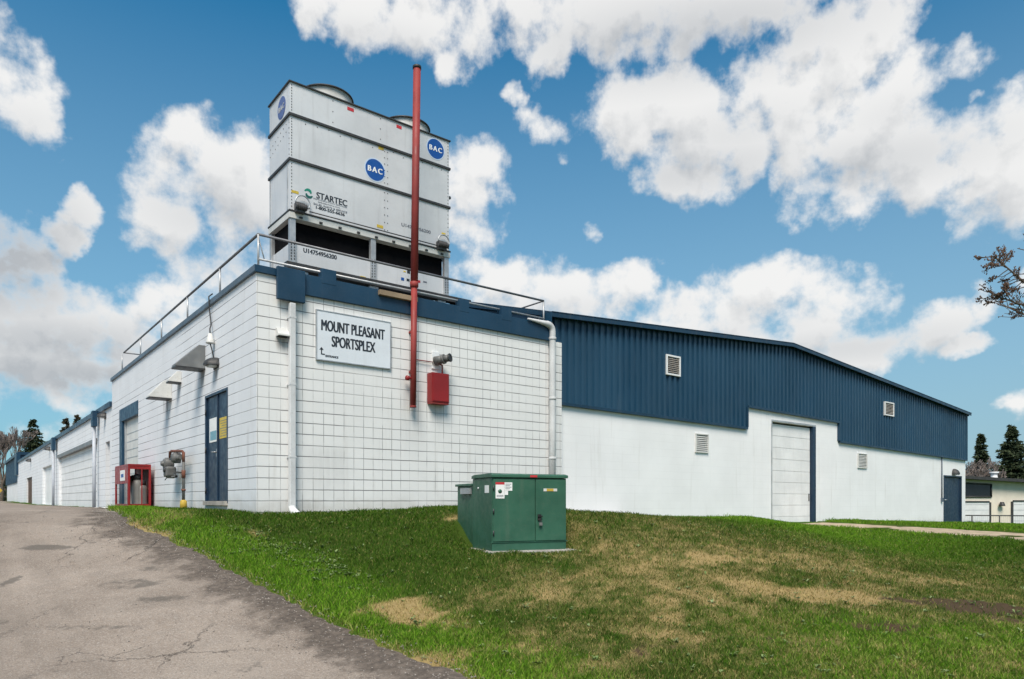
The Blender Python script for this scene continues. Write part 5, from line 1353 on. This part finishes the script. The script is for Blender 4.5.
def spruce(loc, h, r, label, mat, seed, levels=26, group='dark spruces behind the buildings'):
    rnd = random.Random(seed)
    g = thing('spruce_tree', label, 'tree', loc, group, frame=False); ORG[g.name] = (0,0,0)
    MB().tube([(0,0,-0.5),(0.05,0,h*0.4),(0,0.03,h*0.98)], [0.022*h,0.014*h,0.012], 8).build('trunk', M_bark, g)
    m = MB()
    for i in range(levels):
        t = (i+0.5*rnd.random())/levels; z = h*(0.06+0.93*t)
        rr = r*(1-t)**0.85*(0.75+0.4*rnd.random())+0.12
        nb = 12 if t < 0.8 else 8
        a0 = rnd.random()*6.28
        for k in range(nb):
            zj = rnd.uniform(-.5,.5)*h/levels; an = a0+k*2*math.pi/nb+rnd.uniform(-.25,.25); ln = rr*rnd.uniform(0.6,1.12)
            d = Vector((math.cos(an), math.sin(an), 0)); sd = Vector((-d.y, d.x, 0))
            ns = max(3, int(ln/0.22))
            for s in range(ns):
                u = (s+0.5)/ns
                p = d*(ln*u)+Vector((0,0,z+zj-ln*0.30*u+ln*0.16*u*u))
                w = (0.30+0.42*math.sin(math.pi*min(1,u*0.8+0.15)))*min(1, ln)*0.55
                for q in range(6):
                    o_ = sd*rnd.uniform(-w,w)+Vector((0,0,rnd.uniform(-0.12,0.06)))
                    c = p+o_; e1 = (d*rnd.uniform(0.15,0.35)+sd*rnd.uniform(-.25,.25)+Vector((0,0,rnd.uniform(-.22,.05)))); e2 = Vector((rnd.uniform(-.14,.14),rnd.uniform(-.14,.14),rnd.uniform(-.16,.10)))
                    k_ = len(m.v); m.v += [tuple(c-e2), tuple(c+e1), tuple(c+e2)]; m.f.append((k_,k_+1,k_+2)); m.sm.append(False)
    m.build('crown', mat, g); return g
def bare(loc, h, spread, label, seed, mat=M_twig, levels=6, cat='tree', r0=None, group='bare trees behind the buildings', buds=False, name='bare_tree', first=None, rmin=0.0):
    rnd = random.Random(seed)
    g = thing(name, label, cat, loc, group, frame=False); ORG[g.name] = (0,0,0)
    tr, tw, bd = MB(), MB(), MB(); r0 = r0 or h*0.02
    def grow(p, d, ln, r, lev):
        q = p+d*ln; mid = p+d*ln*0.5+Vector((rnd.uniform(-1,1),rnd.uniform(-1,1),rnd.uniform(-1,1)))*ln*0.06
        (tr if lev <= 1 else tw).tube([p, mid, q], [max(r, rmin), max(r*0.85, rmin), max(r*0.68, rmin)], 6 if lev < 2 else 4, caps=False)
        if lev >= levels:
            if buds:
                for k in range(4):
                    c = p+d*ln*rnd.random()+Vector((rnd.uniform(-1,1),rnd.uniform(-1,1),rnd.uniform(-1,1)))*0.02
                    s_ = rnd.uniform(0.008,0.020); bd.lathe([(0.001,-s_),(s_*0.8,0),(0.001,s_)], c, 5)
            return
        n = rnd.choice((2,3,3)) if lev < levels-1 else 3
        for k in range(n):
            ax_ = Vector((rnd.uniform(-1,1), rnd.uniform(-1,1), rnd.uniform(-.4,.6))).normalized()
            nd = (d + ax_*spread*rnd.uniform(0.6,1.1)+Vector((0,0,0.12))).normalized()
            grow(p+d*ln*(rnd.uniform(0.55,1.0) if k else 1.0), nd, ln*rnd.uniform(0.62,0.85), r*0.62, lev+1)
    if first:
        for (p, d, ln, r, lev) in first(tr): grow(p, d, ln, r, lev)
    else: grow(Vector((0,0,-0.3)), Vector((rnd.uniform(-.05,.05),0,1)).normalized(), h*0.30, r0, 0)
    tr.build('trunk', M_bark, g); tw.build('crown', mat, g)
    if buds: bd.build('buds', M_bud, g)['kind'] = 'stuff'
    return g
def at(px, Y): 
    x = X2(px, Y); return (x, Y, float(terrain_raw(np.array([x]), np.array([Y*1.0]))[0]))
def ht(py, Y, z): return Z2(py, Y)-z
l = at(33, 94); spruce(l, ht(418, 94, l[2]), 3.9, 'dense dark spruce above the far end of the low wing', M_need, 3, 30)
l = at(66, 104); spruce(l, ht(415, 104, l[2]), 2.8, 'brownish spruce top showing behind the low wing roof, left of its pair', M_needb, 4, 22)
l = at(77, 108); spruce(l, ht(413, 108, l[2]), 2.8, 'brownish spruce top showing behind the low wing roof, right of its pair', M_needb, 5, 22)
l = at(5, 98); bare(l, ht(402, 98, l[2])*0.74, 0.42, 'pale bare tree left of the dense dark spruce', 8, levels=7, rmin=0.03)
l = at(-10, 90); bare(l, ht(405, 90, l[2])*0.8, 0.5, 'pale bare tree at the left edge beside the driveway end', 9, levels=7, rmin=0.03)
l = at(47, 125); bare(l, ht(440, 125, l[2])*0.7, 0.5, 'small faint bare tree right of the dense dark spruce', 12, levels=7, rmin=0.03)
l = at(1.5, 84); bare(l, ht(402, 84, l[2])*0.72, 0.42, 'thick trunked bare tree at the very left edge of the picture', 19, levels=7, r0=0.25, rmin=0.025)
l = at(981, 78); spruce(l, ht(433, 78, l[2]), 2.0, 'slim dark spruce rising beside the right end of the hall', M_need, 13, 30)
l = at(1012, 72); spruce(l, ht(424, 72, l[2]), 3.3, 'broad dark spruce behind the cream building roof', M_need, 14, 34)
l = at(1036, 76); spruce(l, ht(428, 76, l[2]), 3.0, 'dark spruce at the right edge behind the cream building', M_need, 15, 32)
l = at(976, 66); bare(l, ht(452, 66, l[2]), 0.75, 'brown bare shrub tree between the hall and the cream building', 16, levels=7, rmin=0.025)
# distant tree line
rnd = random.Random(40)
M_far = leafmat('distant_foliage', (0.045,0.045,0.032), (0.10,0.09,0.065))
def treeline(x0, x1, y, h, name, label):
    m = MB()
    for k in range(2600):
        x = rnd.uniform(x0, x1); yy = y+rnd.uniform(-4,4); gz_ = float(terrain_raw(np.array([x]), np.array([yy]))[0])
        top = h*(0.55+0.45*mnoise.noise(Vector((x*0.15,0,3.3)))+0.2*mnoise.noise(Vector((x*0.5,2,0))))
        z = gz_+rnd.random()**0.8*top; s_ = rnd.uniform(0.3,0.8)
        c = Vector((x,yy,z)); k_ = len(m.v)
        for q in range(3): m.v.append(tuple(c+Vector((rnd.uniform(-s_,s_),rnd.uniform(-s_,s_),rnd.uniform(-s_,s_)))))
        m.f.append((k_,k_+1,k_+2)); m.sm.append(False)
    o = m.build(name, M_far); tag(o, label, 'wood', None, 'stuff')
treeline(-190, -75, 128, 8, 'far_wood', 'brown leafless wood at the far left behind the wing')
treeline(40, 190, 105, 6, 'far_thicket', 'dark thicket far behind the cream building')
# the tree whose budding twigs reach in at the right edge
l = at(1112, 13.0)
def first(tr):
    base = Vector((0,0,-0.3)); zf = Z2(300, 13.0)-l[2]
    tr.tube([base, (0.05,0,1.5), (0.0,0.05,zf*0.62), (0.08,0.0,zf*0.8)], [0.17,0.14,0.12,0.09], 10, caps=False)
    f0 = Vector((0.0,0.05,zf*0.62))
    tip = Vector((X2(1012,13.0)-l[0], 0.0, Z2(268,13.0)-l[2]))
    mid = f0.lerp(tip, 0.55)+Vector((0,0,0.25))
    tr.tube([f0, f0.lerp(mid,0.5)+Vector((0,0,0.06)), mid], [0.07,0.05,0.035], 8, caps=False)
    tip = Vector((X2(990,13.0)-l[0], -0.1, Z2(258,13.0)-l[2])); rv = random.Random(3)
    tr.tube([mid, mid.lerp(tip,0.5)+Vector((0,0,0.05)), tip], [0.033,0.02,0.008], 6, caps=False)
    low = Vector((X2(998,13.0)-l[0], 0.15, Z2(292,13.0)-l[2])); tr.tube([mid.lerp(tip,0.15), mid.lerp(low,0.6)+Vector((0,0,-0.02)), low], [0.022,0.014,0.007], 6, caps=False)
    out = []
    for q in range(46):
        e = tip if q % 5 < 3 else low
        p = mid.lerp(e, rv.uniform(0.45, 1.0)); out.append((p, Vector((rv.uniform(-1,0.35), rv.uniform(-.7,.7), rv.uniform(-.6,.8))).normalized(), rv.uniform(0.10,0.19), 0.010, 4))
    out += [(Vector((0.08,0,zf*0.8)), Vector((0.25,0.1,1)).normalized(), 1.3, 0.07, 2), (Vector((0.02,0.02,zf*0.7)), Vector((1,0.2,0.8)).normalized(), 1.3, 0.06, 2), (Vector((0.05,0,zf*0.76)), Vector((0.2,0.8,0.7)).normalized(), 1.2, 0.05, 2)]
    return out
bare(l, 7.5, 0.75, 'budding tree whose bare twigs reach in at the right edge', 23, mat=M_bark, levels=6, buds=True, group=None, name='budding_tree', first=first)

# yellow marker at the far left of the driveway end
x, y = X2(-6, 60), 60.0; gz_ = float(terrain_raw(np.array([x]), np.array([y]))[0])
mk = thing('marker_post', 'post with a small yellow marker at the far driveway end', 'marker', (x, y, gz_), frame=False); ORG[mk.name] = (0,0,0)
MB().tube([(0.35,0.12,-0.3),(0.35,0.12,1.35)], 0.035, 8).build('post', M_dgrey, mk)
MB().prism([(-0.0,0,0.95),(0.35,0,0.6),(0.7,0,0.95),(0.35,0,1.3)], (0,0.03,0)).build('marker_plate', M_yell, mk)
# scrap of paper on the driveway
x, y = hit(101, 508.5); p = float(terrain_raw(np.array([x]), np.array([y]))[0])
m = MB(); n = 4
for i in range(n):
    for j in range(2):
        f = lambda u, v: (x+0.16*u-0.2, y+0.11*v, p+0.03+0.02*math.sin(u*2.1+v))
        m.poly([f(i,j), f(i+1,j), f(i+1,j+1), f(i,j+1)])
o = m.build('paper_scrap', M_plab); tag(o, 'white scrap of paper lying at the top of the driveway', 'litter')
md0 = o.modifiers.new('thick', 'SOLIDIFY'); md0.thickness = 0.004

# ------------------------------------------------------------------ sky with cumulus, sun
SKY_TINT, VEIL, VEIL_COL, CLOUD_LO, CLOUD_HI, SKY_K = (0.16,0.82,0.98), 1.0, (2.45,3.4,3.95), (3.3,3.45,3.62), (6.3,6.25,6.15), 0.1
SUN_EL, SUN_AZ = math.radians(52), math.radians(183)      # azimuth from +Y, clockwise
world = bpy.data.worlds.new('World'); SC.world = world; world.use_nodes = True
t = world.node_tree; bg = t.nodes['Background']
sky = N(t, 'ShaderNodeTexSky'); sky.sky_type = 'NISHITA'; sky.sun_disc = False
sky.sun_elevation = SUN_EL; sky.sun_rotation = SUN_AZ; sky.air_density = 1.0; sky.dust_density = 0.6; sky.ozone_density = 1.6; sky.altitude = 600

def azel(px, py):
    d = ray(px, py).normalized(); return math.atan2(d.x, d.y), math.asin(d.z)
CLOUDS = [  # px, py, rx, ry, weight
    (15,80,52,58,1), (35,118,34,34,.9), (-60,110,70,60,1),
    (0,250,62,62,1.0), (-80,230,90,80,1), (82,208,32,24,.9), (60,225,36,18,.8),
    (200,170,82,60,1.1), (175,205,62,52,1), (250,205,66,66,1.05), (240,145,44,34,.85), (310,200,60,70,1), (470,196,50,52,1.05), (440,170,40,40,.8),(490,222,36,20,.8),
    (150,232,40,14,.75), (250,280,90,40,.75),
    (60,315,120,52,1.1), (150,300,58,34,.95), (0,340,120,60,1.1), (100,362,150,44,1), (210,330,70,50,.9), (-80,330,120,100,1), (60,395,120,22,.6),
    (350,10,72,40,1.05), (420,18,70,46,1), (480,40,44,34,.95), (455,66,26,20,.7), (540,15,70,50,1), (620,20,86,46,1.1), (720,5,110,44,1.1), (800,0,44,36,.9),(560,42,40,22,.8),
    (545,128,36,24,.95), (515,96,14,12,.7), (562,162,10,10,.6), (596,232,15,15,.62), 
    (650,105,84,48,1.15), (610,110,50,34,.9), (720,130,92,58,1.2), (690,172,60,34,1), (835,50,70,56,1.1), (870,20,54,44,1), (790,90,74,54,1.1), (905,75,48,40,1), (950,70,44,30,.9), (850,130,90,56,1.1),
    (930,160,90,56,1.15), (860,190,82,34,1), (1000,190,70,60,1.1), (1010,130,60,44,1), (800,175,40,24,.8), (970,103,18,9,.75), (985,215,44,34,.9),
    (510,290,70,42,1.1), (570,292,60,40,1.05), (620,286,44,36,1), (460,270,46,30,.9), (655,325,60,40,.95), 
    (770,295,62,48,1.15), (720,315,60,42,1.05), (830,312,80,46,1.15), (900,330,80,34,1.05), (965,344,48,16,.95), (690,310,40,30,.9), (790,345,90,40,.9), (860,350,80,24,.9),
    (988,298,22,20,.6), (1030,350,30,16,.5), (1022,400,26,10,.55), (640,385,120,20,.5), (1090,260,70,60,1), (1150,120,90,90,1), (1120,380,120,40,.8),
    (300,420,300,16,.25), (20,425,80,16,.35)]
def cloud_group(name, blobs, fade):
    g = bpy.data.node_groups.new(name, 'ShaderNodeTree')
    g.interface.new_socket('Vector', in_out='INPUT', socket_type='NodeSocketVector')
    g.interface.new_socket('Density', in_out='OUTPUT', socket_type='NodeSocketFloat')
    gi, go = g.nodes.new('NodeGroupInput'), g.nodes.new('NodeGroupOutput')
    P = gi.outputs[0]
    def vm(op, a, b):
        n = g.nodes.new('ShaderNodeVectorMath'); n.operation = op
        for i, v in ((0, a), (1, b)):
            if isinstance(v, tuple): n.inputs[i].default_value = v
            else: g.links.new(v, n.inputs[i])
        return n.outputs[0]
    # warp so the outlines are ragged
    wn = N(g, 'ShaderNodeTexNoise'); wn.inputs['Scale'].default_value = 9; wn.inputs['Detail'].default_value = 5; wn.inputs['Roughness'].default_value = 0.6; g.links.new(P, wn.inputs[0])
    wp = vm('ADD', P, vm('MULTIPLY', vm('SUBTRACT', wn.outputs['Color'], (0.5,0.5,0.5)), (0.10,0.085,0.0)))
    D = None
    for (px, py, rx, ry, w) in blobs:
        az, el = azel(px, py); ca = math.cos(az)
        rxa, rya = rx*0.93/FPX*ca*ca, ry*0.93/FPX*ca*math.cos(el)
        q = vm('MULTIPLY', vm('SUBTRACT', wp, (az, el, 0)), (1/rxa, 1/rya, 0))
        n = g.nodes.new('ShaderNodeVectorMath'); n.operation = 'DOT_PRODUCT'; g.links.new(q, n.inputs[0]); g.links.new(q, n.inputs[1])
        f = mth(g, 'MULTIPLY_ADD', n.outputs['Value'], -w*0.8, w)
        D = f if D is None else mth(g, 'SMOOTH_MAX', D, f, 0.25)
    rest = N(g, 'ShaderNodeTexNoise'); rest.inputs['Scale'].default_value = 2.6; rest.inputs['Detail'].default_value = 3; g.links.new(P, rest.inputs[0])
    R = mth(g, 'MULTIPLY', mth(g, 'SUBTRACT', rest.outputs[0], 0.5), 6.0)
    if fade:                       # scattered cumulus take over outside the surveyed part of the sky
        sp = N(g, 'ShaderNodeSeparateXYZ'); g.links.new(P, sp.inputs[0])
        out = mth(g, 'MAXIMUM', mapr(g, mth(g, 'ABSOLUTE', sp.outputs[0]), 0.78, 0.98), mapr(g, sp.outputs[1], 0.64, 0.78))
        D = mth(g, 'MAXIMUM', D, -1.5)
        D = mth(g, 'MAXIMUM', D, mth(g, 'MULTIPLY_ADD', R, out, mth(g, 'MULTIPLY', mth(g, 'SUBTRACT', 1.0, out), -1.5)))
    else: D = R
    def billow(scale, det, seed):
        mp = N(g, 'ShaderNodeMapping'); mp.inputs['Location'].default_value = (seed, seed*2, 0); mp.inputs['Scale'].default_value = (scale, scale*1.15, 1); g.links.new(P, mp.inputs[0])
        nz = N(g, 'ShaderNodeTexNoise'); nz.inputs['Scale'].default_value = 1.6; nz.inputs['Detail'].default_value = 6; g.links.new(mp.outputs[0], nz.inputs[0])
        ad = vm('ADD', mp.outputs[0], vm('MULTIPLY', nz.outputs['Color'], (0.75,0.75,0)))
        v = N(g, 'ShaderNodeTexVoronoi'); v.voronoi_dimensions = '2D'; v.feature = 'SMOOTH_F1'; v.inputs['Scale'].default_value = 1; v.inputs['Smoothness'].default_value = 0.5
        v.inputs['Detail'].default_value = det; v.inputs['Roughness'].default_value = 0.5
        g.links.new(ad, v.inputs['Vector']); return mth(g, 'SUBTRACT', 0.5, v.outputs['Distance'])
    fn = N(g, 'ShaderNodeTexNoise'); fn.inputs['Scale'].default_value = 15; fn.inputs['Detail'].default_value = 10 if fade else 5; fn.inputs['Roughness'].default_value = 0.60; g.links.new(P, fn.inputs[0])
    fine = mth(g, 'MULTIPLY', mth(g, 'SUBTRACT', fn.outputs[0], 0.5), 2.6)
    if fade: fine = mth(g, 'ADD', mth(g, 'MULTIPLY', billow(11, 2.0, 2.3), 0.52), fine)
    g.links.new(mth(g, 'ADD', D, fine), go.inputs[0])
    return g
geo = N(t, 'ShaderNodeTexCoord'); vec = geo.outputs['Generated']
sp = N(t, 'ShaderNodeSeparateXYZ'); t.links.new(vec, sp.inputs[0])
az = mth(t, 'ARCTAN2', sp.outputs[0], sp.outputs[1]); el = mth(t, 'ARCSINE', sp.outputs[2])
cmb = N(t, 'ShaderNodeCombineXYZ'); t.links.new(az, cmb.inputs[0]); t.links.new(el, cmb.inputs[1])
skyc = mix(t, 1.0, sky.outputs[0], SKY_TINT, 'MULTIPLY')
veil = mth(t, 'POWER', mapr(t, sp.outputs[2], 0.0, 0.57, 1.0, 0.0, smooth=False), 0.95)
veil = mth(t, 'MULTIPLY', veil, mapr(t, az, -0.7, 0.7, VEIL*0.82, VEIL*1.0), clamp=True)   # high thin veil low in the sky
skyc = mix(t, veil, skyc, VEIL_COL)
SHADE = [(690,38,150,34,1.0),(590,40,70,18,.6),(800,20,60,24,.5),(690,172,110,24,.75),(735,135,70,26,.45),(860,168,120,26,.7),(960,225,80,30,.6),(905,115,60,20,.35),(640,125,60,16,.25),
    (840,348,160,20,.7),(560,312,100,14,.4),(760,330,70,18,.4),(0,252,85,66,1.7),(60,345,150,30,1.2),(90,378,170,24,1.5),(215,215,80,36,.6),(220,258,70,22,.8),(60,235,40,10,.4),(370,38,70,14,.45),(480,52,40,12,.3),(25,125,50,18,.3),(480,215,40,14,.4)]
SKYBASE = skyc
def sky_part(name, blobs, fade):
    G = cloud_group(name, blobs, fade)
    def cl(off):
        n = t.nodes.new('ShaderNodeGroup'); n.node_tree = G
        if off:
            a = N(t, 'ShaderNodeVectorMath'); a.operation = 'ADD'; a.inputs[1].default_value = off; t.links.new(cmb.outputs[0], a.inputs[0]); t.links.new(a.outputs[0], n.inputs[0])
        else: t.links.new(cmb.outputs[0], n.inputs[0])
        return n.outputs[0]
    c0, c1 = cl(None), cl((0.010, 0.026, 0))
    mask = mapr(t, c0, 0.06, 0.82)
    rel = mth(t, 'SUBTRACT', c0, c1)              # billow tops face the light, thick undersides are grey
    thick = mapr(t, c0, 0.3, 1.6)
    lit = mth(t, 'ADD', mth(t, 'MULTIPLY', rel, 0.62), mth(t, 'MULTIPLY', mth(t, 'SUBTRACT', 1.0, thick), 0.30))
    lit = mapr(t, lit, -0.60, 0.24, smooth=False)
    if blobs:
        dk = None
        for (px, py, rx, ry, k) in [c for c in SHADE if near(c, *cur_lim)]:
            a_, e_ = azel(px, py); ca = math.cos(a_)
            dx = mth(t, 'MULTIPLY', mth(t, 'SUBTRACT', az, a_), FPX/(rx*ca*ca)); dy = mth(t, 'MULTIPLY', mth(t, 'SUBTRACT', el, e_), FPX/(ry*ca*math.cos(e_)))
            g_ = mth(t, 'MULTIPLY', mth(t, 'EXPONENT', mth(t, 'MULTIPLY', mth(t, 'MULTIPLY_ADD', dx, dx, mth(t, 'MULTIPLY', dy, dy)), -0.8)), k)
            dk = g_ if dk is None else mth(t, 'MAXIMUM', dk, g_)
        if dk is not None:
            lit = mth(t, 'SUBTRACT', lit, mth(t, 'MULTIPLY', mth(t, 'MULTIPLY', dk, 0.66), mapr(t, c0, 0.15, 0.9)), clamp=True)
    ccol = mix(t, lit, CLOUD_LO, CLOUD_HI)
    b = N(t, 'ShaderNodeBackground'); b.inputs[1].default_value = SKY_K
    t.links.new(mix(t, mth(t, 'MULTIPLY', mask, 0.96), skyc, ccol), b.inputs[0]); return b.outputs[0]
AZB = [azel(px, HY)[0] for px in (190, 400, 640, 860)]
def near(c, lo, hi):
    a0 = azel(c[0]-c[2]*1.75-50, HY)[0]; a1 = azel(c[0]+c[2]*1.75+50, HY)[0]; return a1 > lo and a0 < hi
lims = [-9]+AZB+[9]
cur = None
for i in range(5):
    cur_lim = (lims[i], lims[i+1])
    p = sky_part('cumulus_field', [c for c in CLOUDS if near(c, lims[i], lims[i+1])], True)
    if cur is None: cur = p
    else:
        ms = N(t, 'ShaderNodeMixShader'); t.links.new(mth(t, 'GREATER_THAN', az, lims[i]), ms.inputs[0])
        t.links.new(cur, ms.inputs[1]); t.links.new(p, ms.inputs[2]); cur = ms.outputs[0]
rest = sky_part('scattered_cumulus', [], False)
ms = N(t, 'ShaderNodeMixShader')
t.links.new(mth(t, 'MAXIMUM', mth(t, 'GREATER_THAN', mth(t, 'ABSOLUTE', az), 1.0), mth(t, 'MAXIMUM', mth(t, 'GREATER_THAN', el, 0.8), mth(t, 'LESS_THAN', el, -0.12))), ms.inputs[0])
t.links.new(cur, ms.inputs[1]); t.links.new(rest, ms.inputs[2])
t.links.new(ms.outputs[0], t.nodes['World Output'].inputs[0]); t.nodes.remove(bg)
world.cycles.sampling_method = 'MANUAL'; world.cycles.sample_map_resolution = 256

sun = bpy.data.lights.new('sun', 'SUN'); sun.energy = 3.5; sun.angle = math.radians(28); sun.color = (1.0, 0.90, 0.78)
so = bpy.data.objects.new('sun', sun); COL.objects.link(so)
sd = Vector((math.sin(SUN_AZ)*math.cos(SUN_EL), math.cos(SUN_AZ)*math.cos(SUN_EL), math.sin(SUN_EL)))
so.rotation_euler = sd.to_track_quat('Z', 'Y').to_euler(); so.location = (0, -10, 30)

# ------------------------------------------------------------------ camera
cam = bpy.data.cameras.new('camera'); co = bpy.data.objects.new('camera', cam); COL.objects.link(co)
co.location = (0, 0, EYE); co.rotation_euler = (math.pi/2, 0, 0)
cam.sensor_width = 36; cam.lens = FPX*36/1024; cam.shift_y = (HY-339.5)/1024; cam.clip_end = 3000; cam.clip_start = 0.05
SC.camera = co
SC.view_settings.view_transform = 'Standard'; SC.view_settings.look = 'None'; SC.view_settings.exposure = 0.55; SC.view_settings.gamma = 1.0
SC.cycles.use_denoising = True
SC.cycles.max_bounces = 5; SC.cycles.use_adaptive_sampling = True; SC.cycles.adaptive_threshold = 0.02
print('grass blades', NGRASS)
